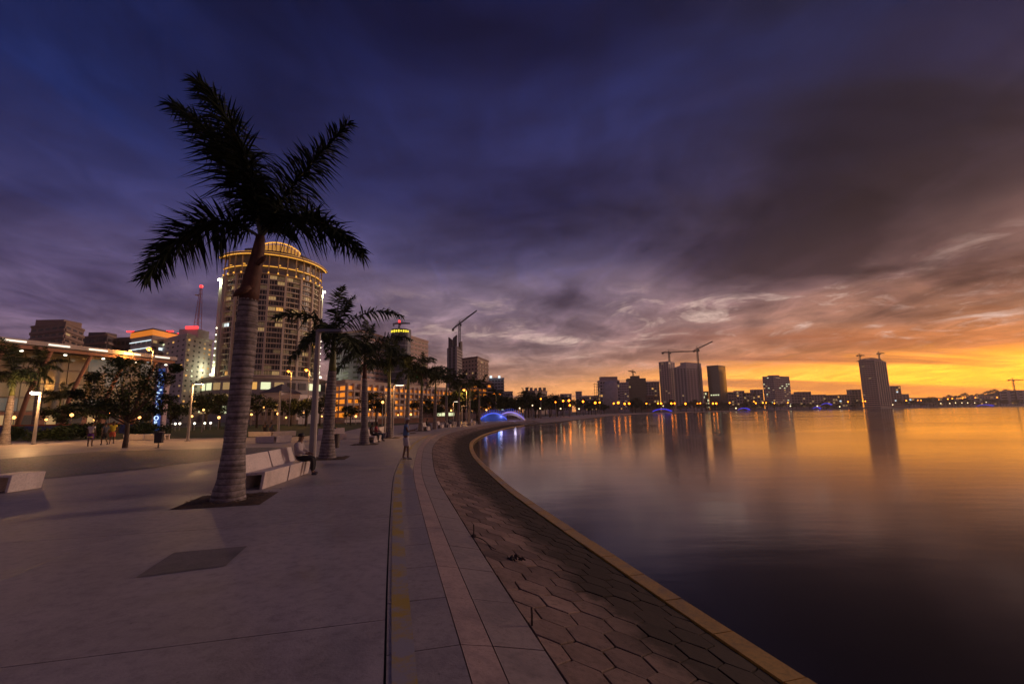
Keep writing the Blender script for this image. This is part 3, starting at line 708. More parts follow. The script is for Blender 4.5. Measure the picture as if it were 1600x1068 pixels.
# round dense trees beyond the lawn: three crown shapes, shared
def round_tree_meshes(seed, h, rw, size=.34, per=130, ncl=22):
    rnd = random.Random(seed); cl = []; limbs = [([V(0, 0, -.1), V(.05, 0, h*.3), V(0, .05, h*.5)], [.2, .15, .11])]
    for k in range(ncl):
        a = rnd.uniform(0, 2*math.pi); rr = rw*math.sqrt(rnd.random())*.85; z = h*(.42+.5*rnd.random()*(1-.4*(rr/rw)**2))
        c = V(rr*math.cos(a), rr*math.sin(a), z); q = rw*rnd.uniform(.22, .42); cl.append((c, (q, q, q*.7)))
        if k % 3 == 0: limbs.append(([V(0, 0, h*.35), V(0, 0, h*.4).lerp(c, .5), c], [.08, .05, .015]))
    return limb_mesh(limbs), leaf_mesh(cl, per, size, seed)
RT = [round_tree_meshes(1, 5.5, 2.6), round_tree_meshes(2, 6.2, 2.9), round_tree_meshes(3, 4.6, 2.5)]
def round_tree(loc, kind, s, rz, label, group, cat='tree', name='leafy_tree'):
    t = empty(name, loc, rz, label, cat, group); t.scale = (s,)*3
    obj('trunk', RT[kind][0], t, True); obj('crown', RT[kind][1], t); return t
gl = 'leafy trees beyond the lawn'
for i, (px, Y, k, s, lab) in enumerate([(322, 74, 0, 1.15, 'leafy tree left of the big palm trunk beyond the lawn'), (343, 82, 1, 1.0, 'leafy tree close behind the big palm trunk'), (268, 66, 2, .95, 'leafy tree behind the blue lettered sign column'),
        (402, 80, 1, 1.0, 'leafy tree just right of the big palm trunk'), (455, 92, 0, 1.05, 'leafy tree left of the grey lamp post beyond the lawn'), (478, 88, 2, 1.15, 'leafy tree directly behind the grey lamp post'), (500, 86, 1, 1.0, 'leafy tree between the lamp post and second palm'),
        (548, 92, 0, .75, 'leafy tree between the second and third palms'), (588, 84, 1, 1.05, 'darkest round tree between the third and fourth palms'), (598, 90, 0, .9, 'round tree partly behind the fourth palm'), (660, 92, 1, .9, 'round tree behind the sixth palm'), (678, 98, 2, .9, 'round tree behind the seventh palm'),
        (700, 108, 1, 1.1, 'round tree before the pale residential block'), (725, 115, 0, 1.1, 'round tree below the slim dark tower'), (745, 125, 2, 1.3, 'round tree left of the blue footbridge'), (768, 138, 1, 1.3, 'round tree behind the left end of the blue footbridge'), (790, 150, 0, 1.4, 'round tree above the middle of the blue footbridge'), (808, 160, 2, 1.4, 'round tree behind the right end of the blue footbridge'),
        (100, 62, 2, .9, 'leafy tree between the bright lamp and the walkers'), (150, 66, 0, .9, 'leafy tree behind the spreading tree on its left'), (228, 60, 2, .9, 'leafy tree behind the spreading tree on its right')]):
    p = D(px, 650, Y); round_tree((p.x, p.y, 0), k, s, i*1.3, lab, gl)
# bushes
BM = [leaf_mesh([((random.uniform(-.9, .9), random.uniform(-.5, .5), random.uniform(.25, .6)), (.6, .5, .4)) for k in range(7)], 150, .2, 40+j, name='foliage') for j in range(2)]
for i, (px, py, s, lab) in enumerate([(60, 689, 1.2, 'low bush at the foot of the lit lamp'), (95, 688, 1.4, 'yellow-lit bush right of the lit lamp'), (118, 686, 1.8, 'bush left of the walkers'), (150, 684, 1.6, 'bush right behind the walkers'), (238, 678, 1.7, 'dark bush behind the long bench under the spreading tree'), (20, 687, 1.4, 'bush at the foot of the left edge palm'), (418, 662, 2.6, 'dark round bush right of the big palm trunk'), (455, 661, 2.4, 'dark bush left of the grey lamp post'), (222, 681, 1.5, 'bush behind the spreading tree trunk')]):
    b = empty('bush', G(px, py), i, lab, 'bush', 'bushes along the path'); b.scale = (s,)*3; obj('foliage', BM[i % 2], b)

# ------------------------------------------------------------------ lamp posts of the promenade
def lamp_post(base, h, label, lit, rz=0.0, w=.075, energy=0, group='tall thin lamp posts of the promenade', glow=None):
    r = empty('lamp_post', base, rz, label, 'lamp post', group)
    mb = MB(); mb.tube([V(0, 0, -.02), V(0, 0, .02), V(0, 0, h)], [w*1.25, w*1.25, w*.8], n=12); mb.box((0, 0, .01), (.32, .32, .03)); obj('pole', mb.mesh('pole', M_STEEL), r, False)
    mb = MB(); mb.box((.42, 0, h+.02), (1.0, .26, .1), top=(.9, .6)); mb.box((.0, 0, h-.06), (.16, .16, .12)); hd = obj('lamp_head', mb.mesh('lamp_head', M_STEEL), r)
    mb = MB(); mb.box((.5, 0, h-.045), (.62, .18, .03)); obj('lens', mb.mesh('lens', glow if lit else M_GLASS2), hd)
    if energy: pointlight('lamp_light', (.85, 0, h-.35), energy, (1, .50, .17), r, .15)
    return r
def hgt(base, px, py): return D(px, py, base.y).z
b = G(487, 731); lamp_post(b, hgt(b, 499, 517), 'unlit grey lamp post beside the second palm and the bench', False, 0.1, .115)
b = G(52, 694); r = lamp_post(b, hgt(b, 62, 612), 'brightly lit lamp post left of the walkers', False, -1.2, .10, 900, glow=E_WHITE)
mb = MB(); mb.lathe([(.02, -.12), (.2, -.08), (.27, .02), (.17, .14), (.02, .18)], 12, (.15, -.3, hgt(b, 62, 612)-.12)); obj('bulb', mb.mesh('bulb', E_WHITE), r, True)
b = G(293, 689); lamp_post(b, hgt(b, 304, 599), 'lit lamp post between the sign column and the big palm', True, .1, .09, 600, glow=E_WHITE_SOFT)
b = G(434, 681); lamp_post(b, hgt(b, 442, 611), 'headless pale post behind the benches on the lawn edge', False, 1.2, .10)
b = G(613, 683.5); lamp_post(b, hgt(b, 618, 601), 'lit lamp post just right of the fourth palm', True, 0.0, .075, 160, glow=E_WHITE_SOFT)
b = G(601, 683); lamp_post(b, hgt(b, 605, 617), 'thin post just left of the fourth palm', False, 2.5, .06)
b = G(708, 665); lamp_post(b, hgt(b, 709, 627), 'lit lamp post between the eighth and ninth palms', True, 0.0, .075, 120, glow=E_WHITE_SOFT)
b = G(722, 664.5); lamp_post(b, hgt(b, 722, 634), 'thin lamp post left of the tenth palm', False, 0.0, .07)

# tall sodium street lamps beside the road
def road_lamp(p, h, label, both=False, near=True, energy=0, group='orange sodium street lamps', r=.32):
    e = empty('street_lamp', (p.x, p.y, 0), 0, label, 'street lamp', group)
    mb = MB(); mb.tube([V(0, 0, -.03), V(0, 0, h*.9), V(.0, 0, h)], [.12, .07, .06], n=8); mb.tube([V(0, 0, h*.97), V(-.6, -.1, h+.12)], [.05, .04], n=6)
    if both: mb.tube([V(0, 0, h*.97), V(1.6, -.1, h+.12)], [.05, .04], n=6)
    obj('pole', mb.mesh('pole', M_STEEL), e)
    for x in ([-.6, 1.6] if both else [-.6]):
        mb = MB(); mb.lathe([(.05, -r*.8), (r*.8, -r*.4), (r, 0), (r*.7, r*.35), (.05, r*.5)], 10, (x, -.1, h+.05)); obj('lamp_bulb', mb.mesh('lamp_bulb', E_SODIUM_NEAR if near else E_SODIUM), e, True)
    if energy: pointlight('lamp_light', (-.6, -.1, h-.7), energy, (1, .42, .08), e, .3)
    return e
for px, py, Y, lab, en, rr in [(240, 545, 66, 'brightest orange street lamp above the spreading tree', 1900, .34), (209, 548, 84, 'smaller orange street lamp left of the brightest one', 900, .2), (98, 625, 86, 'low orange lamp right of the bright white lamp', 300, .22), (83, 606, 96, 'faint orange lamp just above the bright white lamp', 200, .16),
        (456, 580, 86, 'orange street lamp low before the curved hotel', 900, .28), (484, 578, 88, 'orange street lamp beside the hotel right pier', 900, .34), (729, 609, 112, 'orange street lamp above the ninth palm', 900, .3)]:
    p = D(px, py, Y); road_lamp(p, p.z, lab, energy=en, r=rr)
for px, py, Y, lab in [(775, 615, 190, 'twin orange street lamp above the blue footbridge'), (829, 619, 230, 'orange street lamp right of the footbridge, before the broad hill block')]:
    p = D(px, py, Y); road_lamp(p, p.z, lab, both=px < 800, r=.55, near=False)
# short globe lamps beyond the lawn
def globe_lamp(p, label, r=.22, m=E_WHITE_SOFT, group='short globe lamps beyond the lawn'):
    e = empty('globe_lamp', (p.x, p.y, 0), 0, label, 'lamp', group)
    mb = MB(); mb.tube([V(0, 0, 0), V(0, 0, p.z-r*.7)], [.07, .05], n=6); obj('pole', mb.mesh('pole', M_STEEL), e)
    mb = MB(); mb.lathe([(.04, -r), (r*.75, -r*.6), (r, 0), (r*.7, r*.7), (.04, r)], 10, (0, 0, p.z)); obj('globe', mb.mesh('globe', m), e, True)
E_GLOBE = mat('globe_glow', (.4, .4, .4), .4, emit=(1, .42, .10), estr=4)
for px, py, Y, lab in [(393, 647, 96, 'globe lamp just right of the big palm trunk'), (434, 646, 96, 'globe lamp left of the headless post'), (474, 644, 98, 'globe lamp left of the grey lamp post'), (542, 645, 96, 'globe lamp between the second and third palms'), (598, 628, 80, 'white globe lamp against the dark round tree'), (705, 641, 130, 'white globe lamp right of the eighth palm'), (642, 647, 105, 'yellow globe lamp behind the fifth palm')]:
    p = D(px, py, Y); globe_lamp(p, lab, .24, E_GLOBE)
rg = random.Random(21); gp_ = [(22, 652), (72, 655), (112, 648), (148, 655), (172, 646), (218, 652), (232, 640), (300, 650), (318, 640), (342, 652), (412, 636), (447, 652), (462, 638), (503, 650), (523, 641), (556, 650), (578, 640), (622, 648), (668, 645), (690, 640), (718, 646), (738, 642), (760, 640)]
for i, (px, py) in enumerate(gp_):  # added amber lamps, stand-ins for scattered warm lights among the trees
    p = D(px, py, rg.uniform(58, 72) if px < 350 else rg.uniform(92, 106) if px < 600 else rg.uniform(112, 130)); p.z = max(p.z, 1.2); globe_lamp(p, nth(i+1)+' small amber lamp from the left standing in for scattered warm lights', rg.uniform(.13, .24), E_GLOBE, 'amber stand-in lamps among the trees')
for i, px in enumerate([267, 274, 281, 304, 320, 329]):
    p = D(px, 662-(i*.3), 70); globe_lamp(p, 'small white bollard light in the row behind the lawn, ' + ['leftmost', 'second from left', 'third from left', 'fourth from left', 'second from right', 'rightmost'][i], .16, E_WHITE_SOFT, 'bollard lights behind the lawn')

# ------------------------------------------------------------------ benches
def bench_meshes(L, back=True):
    mb = MB()
    if back: prof = [(-.08, 0), (0, 0), (.06, .46), (-.46, .43), (-.62, .90), (-.70, .88), (-.53, .35), (-.03, .385)]
    else: prof = [(-.08, 0), (0, 0), (.08, .47), (-.62, .47), (-.62, .395), (-.02, .395)]
    n = len(prof); vs = [(x, 0, z) for x, z in prof]+[(x, L, z) for x, z in prof]
    mb.add(vs, [tuple(range(n)), tuple(range(2*n-1, n-1, -1))]+[(i, n+i, n+(i+1) % n, (i+1) % n) for i in range(n)])
    q = [(-.57, 0), (-.49, 0), (-.455, .36), (-.52, .345)] if back else [(-.6, 0), (-.5, 0), (-.5, .394), (-.6, .394)]
    leg = MB(); vs = [(x, .04, z) for x, z in q]+[(x, L-.04, z) for x, z in q]
    leg.add(vs, [(0, 1, 2, 3), (7, 6, 5, 4)]+[(i, 4+i, 4+(i+1) % 4, (i+1) % 4) for i in range(4)])
    return mb.mesh('seat', M_BENCH), leg.mesh('rear_support', M_BENCH)
def bench(p, rz, L, label, back=True, group='folded concrete benches'):
    e = empty('concrete_bench', (p[0], p[1], 0), rz, label, 'bench', group)
    a, b = bench_meshes(L, back); o = obj('seat', a, e); obj('rear_support', b, e)
    bv = o.modifiers.new('bevel', 'BEVEL'); bv.width = .014; bv.segments = 2
    return e
bench((-6.80, 12.72), R(3), 1.52, 'nearer concrete bench with leaning back, beside the big palm trunk')
bench((-6.90, 14.36), R(5), 1.75, 'concrete bench with leaning back, holding the seated man in dark trousers')
bench((-13.75, 12.78), R(-4), .86, 'short concrete seat cut by the left picture edge', back=False)
def bpx(x0, y0, x1, y1, label, back=False):
    a, b = G(x0, y0), G(x1, y1); d = b-a; return bench((a.x, a.y), math.atan2(d.y, d.x)-math.pi/2, d.length, label, back)
bpx(193, 686.5, 224, 686.5, 'long low bench under the spreading tree, left half'); bpx(226, 687, 258, 686.5, 'long low bench behind the black bin, right half')
bpx(399, 692, 428, 691.5, 'low white bench right of the big palm, front row left'); bpx(431, 691.5, 455, 690, 'low white bench right of the big palm, front row right')
bpx(388, 682, 424, 682, 'long white bench in the back row right of the big palm'); bpx(426, 682, 462, 680.5, 'long white bench in the back row left of the lamp post')
bpx(494, 688, 513, 687.5, 'white bench half hidden behind the second palm', True); bpx(519, 686.5, 541, 685.5, 'white bench right of the second palm behind the bin', True)
p = G(588, 690); bench((p.x+.1, p.y-.9), R(6), 2.6, 'bench under the third palm holding two seated people', True)
p = G(606, 683); bench((p.x+.2, p.y-1.5), R(4), 2.4, 'empty bench at the foot of the fourth palm', True)
for i, px in enumerate([668, 690, 703, 742]):
    p = G(px, [672, 668.5, 667, 663][i]); bench((p.x, p.y), R(3), 2.6, ['bench holding the far seated figure by the sixth palm', 'far bench between the seventh and eighth palms', 'far bench right of the eighth palm', 'farthest bench by the blue footbridge'][i], True)

# ------------------------------------------------------------------ bins
p = G(520, 706); e = empty('litter_bin', p, .2, 'round brown litter bin hung on a frame beside the second palm', 'bin')
mb = MB(); mb.lathe([(.17, .22), (.19, .25), (.215, .92), (.225, .95), (.2, .95), (.19, .9)], 18, (.12, 0, 0)); obj('bucket', mb.mesh('bucket', M_BIN), e, False)
mb = MB(); mb.tube([V(-.12, 0, 0), V(-.12, 0, 1.25), V(.12, 0, 1.25)], .025, n=6); mb.tube([V(-.12, 0, .7), V(.0, 0, .7)], .02, n=6); mb.tube([V(-.12, 0, .35), V(.0, 0, .35)], .02, n=6); obj('frame', mb.mesh('frame', M_DARK), e)
p = G(247, 699); e = empty('litter_bin', p, .3, 'square black litter bin on a single leg on the lit path', 'bin')
mb = MB(); mb.tube([V(0, 0, 0), V(0, 0, .35)], .045, n=8); mb.box((0, 0, .01), (.25, .25, .02)); obj('leg', mb.mesh('leg', M_DARK), e)
mb = MB(); mb.box((0, 0, .62), (.40, .34, .62), top=(1.15, 1.1)); obj('box', mb.mesh('box', M_DARK), e)
mb = MB(); mb.box((0, 0, .97), (.5, .42, .05)); mb.tube([V(-.05, 0, .95), V(-.05, 0, 1.08)], .05, n=6); obj('lid', mb.mesh('lid', M_DARK), e)

# rusty iron stubs and debris on the slope
for i, (px, py, h) in enumerate([(740, 838, .20), (831, 977, .17)]):
    d = ray(px, py); best = None
    for k in range(4000):
        t = 3+k*.004; q = V(d.x*t, d.y*t, HC+d.z*t)
        if best is None and q.z < -.02:
            kk = min(range(len(JC)), key=lambda a: (JC[a]-q.xy).length); s = (q.xy-JC[kk]).dot(jat(ARC[kk])[1])
            if q.z <= zprof(s)+.004: best = q
    if best is None: best = G(px, py, -.3)
    e = empty('iron_stub', best, 0, ['rusty iron stub with a loose wire on the slope, farther one', 'bare rusty iron stub on the slope, nearer one'][i], 'iron bar', 'iron stubs on the slope')
    mb = MB(); mb.tube([V(0, 0, -.04), V(.004, 0, h*.6), V(0, .004, h)], [.011, .011, .010], n=7); obj('bar', mb.mesh('bar', M_RUST), e)
    if i == 0:
        mb = MB(); mb.lathe([(.02, -.02), (.05, .0), (.04, .035), (.015, .045)], 9); obj('collar', mb.mesh('collar', M_RUST), e)
        stub0 = best
dbp = None
d = ray(805, 874)
for k in range(4000):
    t = 3+k*.004; q = V(d.x*t, d.y*t, HC+d.z*t); kk = min(range(0, len(JC), 3), key=lambda a: (JC[a]-q.xy).length)
    if q.z <= zprof((q.xy-JC[kk]).dot(jat(ARC[kk])[1]))+.01: dbp = q; break
mb = MB(); rnd = random.Random(4)
for k in range(9):
    a = rnd.uniform(0, 6.28); x, y = rnd.uniform(-.09, .09), rnd.uniform(-.05, .05); mb.tube([V(x, y, .0), V(x+.05*math.cos(a), y+.05*math.sin(a), rnd.uniform(.02, .05)), V(x+.1*math.cos(a), y+.1*math.sin(a), .005)], [.015, .022, .01], n=5)
o = mb.build('debris_clump', M_RUST); o.location = dbp; tag(o, 'small dark clump of washed-up debris on the hexagonal pavers', 'debris')
mb = MB(); pts = [stub0+(dbp-stub0)*t+V(math.sin(t*9)*.03, 0, .012+.01*math.sin(t*7)) for t in [0, .1, .2, .3, .4, .5, .6]]; mb.tube(pts, .008, n=5); o = mb.build('loose_wire', M_RUST); tag(o, 'thin dark loose wire trailing from the farther iron stub', 'wire')

# ------------------------------------------------------------------ people
SKIN = [mat('skin_dark', (.09, .045, .028), .55), mat('skin_brown', (.16, .085, .055), .55)]
def cloth(n, c): return mat('cloth_'+n, c, .85, var=.15, vscale=9)
M_HAIR = mat('hair', (.012, .010, .010), .6); M_SHOE = mat('shoe', (.06, .06, .09), .6); M_SHOE2 = mat('shoe_pale', (.3, .3, .28), .6)
def skin_obj(name, pts, edges, rad, m, parent, sub=2, rootv=0):
    me = bpy.data.meshes.new(name); me.from_pydata([tuple(p) for p in pts], edges, []); me.materials.append(m)
    o = bpy.data.objects.new(name, me); COL.objects.link(o); o.parent = parent
    mod = o.modifiers.new('skin', 'SKIN'); mod.use_smooth_shade = True
    if not me.skin_vertices: me.skin_vertices.new() if hasattr(me.skin_vertices, 'new') else None
    for i, r in enumerate(rad):
        sv = me.skin_vertices[0].data[i]; sv.radius = (r, r) if not hasattr(r, '__len__') else r; sv.use_root = (i == rootv)
    s = o.modifiers.new('smooth', 'SUBSURF'); s.levels = 1; s.render_levels = sub
    return o
def skinmesh_ready(pts, edges):   # skin layers only exist after the modifier is added through an operator-free path
    pass
STAND = dict(pelvis=(0, 0, .94), spine=(0, .01, 1.12), chest=(0, 0, 1.33), neck=(0, .0, 1.48), head=(0, .02, 1.57), crown=(0, .01, 1.68),
             shL=(-.18, 0, 1.41), elL=(-.25, -.03, 1.13), wrL=(-.26, .06, .88), shR=(.18, 0, 1.41), elR=(.25, -.03, 1.13), wrR=(.26, .06, .88),
             hipL=(-.09, 0, .90), knL=(-.11, .03, .50), anL=(-.12, -.01, .09), toL=(-.14, .15, .035), hipR=(.09, 0, .90), knR=(.11, .03, .50), anR=(.12, -.01, .09), toR=(.14, .15, .035))
def pose(**kw): d = dict(STAND); d.update(kw); return d
SIT = pose(pelvis=(0, 0, .56), spine=(0, -.03, .74), chest=(0, -.04, .95), neck=(0, .0, 1.10), head=(0, .04, 1.19), crown=(0, .04, 1.30), shL=(-.18, -.03, 1.03), elL=(-.22, .06, .78), wrL=(-.14, .30, .70), shR=(.18, -.03, 1.03), elR=(.22, .06, .78), wrR=(.14, .30, .70),
           hipL=(-.09, .02, .54), knL=(-.12, .46, .53), anL=(-.12, .44, .09), toL=(-.13, .60, .035), hipR=(.09, .02, .54), knR=(.12, .48, .53), anR=(.13, .50, .09), toR=(.14, .66, .035))
def person(loc, rz, P, label, shirt, lower, long_lower=False, skin=0, cap=None, sleeve=.5, shoes=None, scale=1.0, extra=None):
    e = empty('person', loc, rz, label, 'person'); e.scale = (scale,)*3
    P = {k: Vector(v) for k, v in P.items()}
    order = ['pelvis', 'spine', 'chest', 'neck', 'head', 'crown', 'shL', 'elL', 'wrL', 'shR', 'elR', 'wrR', 'hipL', 'knL', 'anL', 'toL', 'hipR', 'knR', 'anR', 'toR']
    rad = [.125, .115, (.15, .115), .055, .082, .078, .062, .046, .030, .062, .046, .030, .085, .058, .038, .030, .085, .058, .038, .030]
    pts = [P[k] for k in order]; ix = {k: i for i, k in enumerate(order)}
    ed = [(0, 1), (1, 2), (2, 3), (3, 4), (4, 5), (2, 6), (6, 7), (7, 8), (2, 9), (9, 10), (10, 11), (0, 12), (12, 13), (13, 14), (14, 15), (0, 16), (16, 17), (17, 18), (18, 19)]
    # hands: palm, four fingers of unequal length and a thumb from its side
    for sd, w, el in ((-1, 'wrL', 'elL'), (1, 'wrR', 'elR')):
        f = (P[w]-P[el]).normalized(); sv = f.cross(Vector((0, 0, 1))); sv = sv.normalized() if sv.length > .1 else Vector((1, 0, 0)); nv = sv.cross(f)
        i0 = len(pts); pts.append(P[w]+f*.065); rad.append((.038, .02)); ed.append((ix[w], i0))
        for k, l in enumerate((.055, .066, .062, .05)):
            o = sv*(k-1.5)*.021; a = len(pts); pts.append(P[w]+f*.105+o); rad.append(.0095); ed.append((i0, a)); pts.append(P[w]+f*(.105+l*.6)+o-nv*.02); rad.append(.0085); ed.append((a, a+1))
        a = len(pts); pts.append(P[w]+f*.05+sv*(-sd)*.05-nv*.01); rad.append(.012); ed.append((i0, a)); pts.append(P[w]+f*.085+sv*(-sd)*.065-nv*.02); rad.append(.009); ed.append((a, a+1))
    # nose and ears
    hd = (P['head']+P['crown'])/2; a = len(pts); pts.append(P['head']+Vector((0, .098, .035))); rad.append(.014); ed.append((ix['head'], a))
    for s in (-1, 1): pts.append(P['head']+Vector((s*.088, -.005, .04))); rad.append(.014); ed.append((ix['head'], len(pts)-1))
    skin_obj('body', pts, ed, rad, SKIN[skin], e)
    # shirt
    hem = P['pelvis'].lerp(P['spine'], -.25); q = [hem, P['spine'], P['chest'], P['neck'].lerp(P['chest'], .25), P['shL'], P['shL'].lerp(P['elL'], sleeve), P['shR'], P['shR'].lerp(P['elR'], sleeve)]
    ee = [(0, 1), (1, 2), (2, 3), (2, 4), (4, 5), (2, 6), (6, 7)]; rr = [(.165, .14), (.155, .14), (.175, .135), .075, .085, .072, .085, .072]
    if sleeve > .9: q += [P['wrL'].lerp(P['elL'], .15), P['wrR'].lerp(P['elR'], .15)]; ee += [(5, 8), (7, 9)]; rr += [.05, .05]
    skin_obj('shirt', q, ee, rr, shirt, e)
    t = 1.0 if long_lower else .9
    q = [P['pelvis']+Vector((0, 0, .05)), P['pelvis']-Vector((0, 0, .04)), P['hipL'].lerp(P['knL'], .3), P['hipL'].lerp(P['knL'], t), P['hipR'].lerp(P['knR'], .3), P['hipR'].lerp(P['knR'], t)]
    ee = [(0, 1), (1, 2), (2, 3), (1, 4), (4, 5)]; rr = [(.155, .13), (.165, .14), .108, .088, .108, .088]
    if long_lower: q += [P['anL'].lerp(P['knL'], .08), P['anR'].lerp(P['knR'], .08)]; ee += [(3, 6), (5, 7)]; rr += [.06, .06]
    skin_obj('trousers' if long_lower else 'shorts', q, ee, rr, lower, e)
    for s in 'LR':
        skin_obj('shoe', [P['an'+s]+Vector((0, -.03, -.045)), P['an'+s].lerp(P['to'+s], .55)+Vector((0, 0, -.005)), P['to'+s]], [(0, 1), (1, 2)], [.048, .046, .036], shoes or M_SHOE, e, 1)
    mb = MB(); c = hd+Vector((0, -.012, .028)); ax = (P['crown']-P['neck']).normalized(); prof = [(.104, -.02), (.108, .02), (.098, .06), (.065, .092), (.01, .106)] if cap is None else [(.106, -.0), (.112, .03), (.1, .07), (.065, .1), (.01, .112)]
    mb.lathe(prof, 14, c)
    if cap: mb.box((c.x, c.y+.13, c.z+.01), (.15, .12, .015))
    mb.build('hair' if cap is None else 'cap', cap or M_HAIR, e, True)
    if extra: extra(e, P)
    return e
def phone(e, P):
    mb = MB(); c = (P['wrL']+P['wrR'])/2+Vector((0, .12, .05)); mb.box(c, (.16, .02, .09)); mb.build('phone', M_DARK, e)
C_BLUE = cloth('blue', (.10, .17, .33)); C_PALE = cloth('pale', (.48, .43, .44)); C_DARK = cloth('dark', (.02, .018, .02)); C_STRIPE = cloth('grey_stripe', (.42, .36, .36)); C_PURPLE = cloth('purple', (.12, .03, .25))
C_YELLOW = cloth('yellow', (.5, .42, .04)); C_RED = cloth('red', (.4, .03, .05)); C_WHITE = cloth('white', (.65, .6, .58)); C_CAP = cloth('cap', (.45, .42, .4)); C_CORAL = cloth('coral', (.5, .12, .07)); C_NAVY = cloth('navy', (.04, .05, .09))
HOLD = pose(elL=(-.24, .08, 1.16), wrL=(-.10, .33, 1.22), elR=(.24, .08, 1.16), wrR=(.10, .33, 1.22), head=(0, .05, 1.56), crown=(0, .05, 1.67), anL=(-.12, -.10, .09), toL=(-.14, .06, .035), knL=(-.11, -.02, .5), anR=(.12, .10, .09), toR=(.14, .28, .035), knR=(.11, .1, .5))
person(G(633.5, 718)+V(0, 0, .005), R(-78), HOLD, 'standing man in blue shirt, pale shorts and cap holding up a phone', C_BLUE, C_PALE, cap=C_CAP, shoes=M_SHOE2, extra=phone, skin=1, scale=1.03)
person(V(-7.18, 15.62, 0), R(-86), SIT, 'man in pale shirt and dark trousers seated on the near bench', C_STRIPE, C_DARK, True, skin=1, sleeve=1.0)
WALK = pose(knL=(-.11, .16, .52), anL=(-.11, .12, .10), toL=(-.12, .28, .05), knR=(.11, -.02, .49), anR=(.12, -.24, .13), toR=(.13, -.12, .04), elL=(-.26, -.10, 1.13), wrL=(-.24, -.06, .90), elR=(.26, .06, 1.13), wrR=(.24, .22, .95))
def trim(e, P):
    mb = MB(); mb.lathe([(.175, 0), (.178, .02), (.172, .06), (.165, .08)], 14, P['pelvis']+Vector((0, 0, -.30))); mb.build('shorts_hem', C_YELLOW, e, True)
person(G(140, 697), R(12), pose(anL=(-.17, .08, .09), toL=(-.2, .22, .035), knL=(-.15, .06, .5)), 'walker in white and purple sports top with yellow trimmed shorts', C_WHITE, C_PURPLE, skin=0, scale=.97, extra=trim)
person(G(162, 695), R(65), WALK, 'walker in dark clothes just left of the yellow-shirted one', C_NAVY, C_DARK, skin=0, scale=.95)
person(G(174, 693.5), R(40), WALK, 'walker in yellow shirt and coral shorts beside the tree', C_YELLOW, C_CORAL, skin=0, scale=1.0)
person(V(-10.15, 33.2, 0), R(-86), SIT, 'seated person in dark clothes under the third palm', C_DARK, C_DARK, True, skin=0)
person(V(-10.15, 34.3, 0), R(-80), SIT, 'seated person in red shirt under the third palm', C_RED, C_NAVY, True, skin=0)
p = G(409, 681.5); person(V(p.x, p.y+.5, 0), R(20), SIT, 'left of two dark figures seated facing the lawn', C_DARK, C_DARK, True, skin=0)
p = G(418, 681.5); person(V(p.x, p.y+.5, 0), R(-10), SIT, 'right of two dark figures seated facing the lawn, bluish shirt', C_NAVY, C_DARK, True, skin=0)
p = G(668, 672); person(V(p.x-.3, p.y+1.2, 0), R(-86), SIT, 'far dark figure seated by the sixth palm', C_DARK, C_NAVY, True, skin=0)
p = G(703, 667); person(V(p.x-.3, p.y+.9, 0), R(-86), SIT, 'far figure seated right of the eighth palm', C_NAVY, C_DARK, True, skin=0)
p = G(746, 663); person(V(p.x, p.y, 0), R(160), STAND, 'tiny dark figure standing beside the footbridge', C_DARK, C_DARK, True, skin=0)

# ------------------------------------------------------------------ buildings
def pick(lit):
    r = random.random()
    for m, p in lit:
        if r < p: return m
        r -= p
    return None
def face(root, A, B, z0, z1, floors, bays, style, glass, lit, trimm, wf=.62, hf=.55, proud=.3):
    A, B = Vector(A), Vector(B); d = B-A; W = d.length; d.normalize(); n = Vector((d.y, -d.x)); ang = math.atan2(d.y, d.x)
    fh = (z1-z0)/floors; bw = W/bays
    for f in range(floors):
        zc = z0+fh*(f+.5)
        for b in range(bays):
            m = pick(lit) or glass
            c = A+d*(bw*(b+.5))+n*.03
            o = obj('window', cube(m), root, loc=(c.x, c.y, zc), rz=ang, scale=(bw*wf, .12, fh*hf))
        if style in ('band', 'balcony'):
            c = A+d*(W/2)+n*(proud*.5-.05); t = fh*(1-hf)*.9
            obj('floor_band' if style == 'band' else 'balcony', cube(trimm), root, loc=(c.x, c.y, z0+fh*f+(t*.35 if style == 'band' else .1)), rz=ang, scale=(W+.02*(f % 2)+.1, proud, t if style == 'band' else fh*.34))
    if style in ('pier', 'band+pier'):
        for b in range(bays+1):
            c = A+d*(bw*b)+n*(proud*.5-.05); obj('pier', cube(trimm), root, loc=(c.x, c.y, (z0+z1)/2), rz=ang, scale=(bw*(1-wf)*.8, proud, z1-z0))
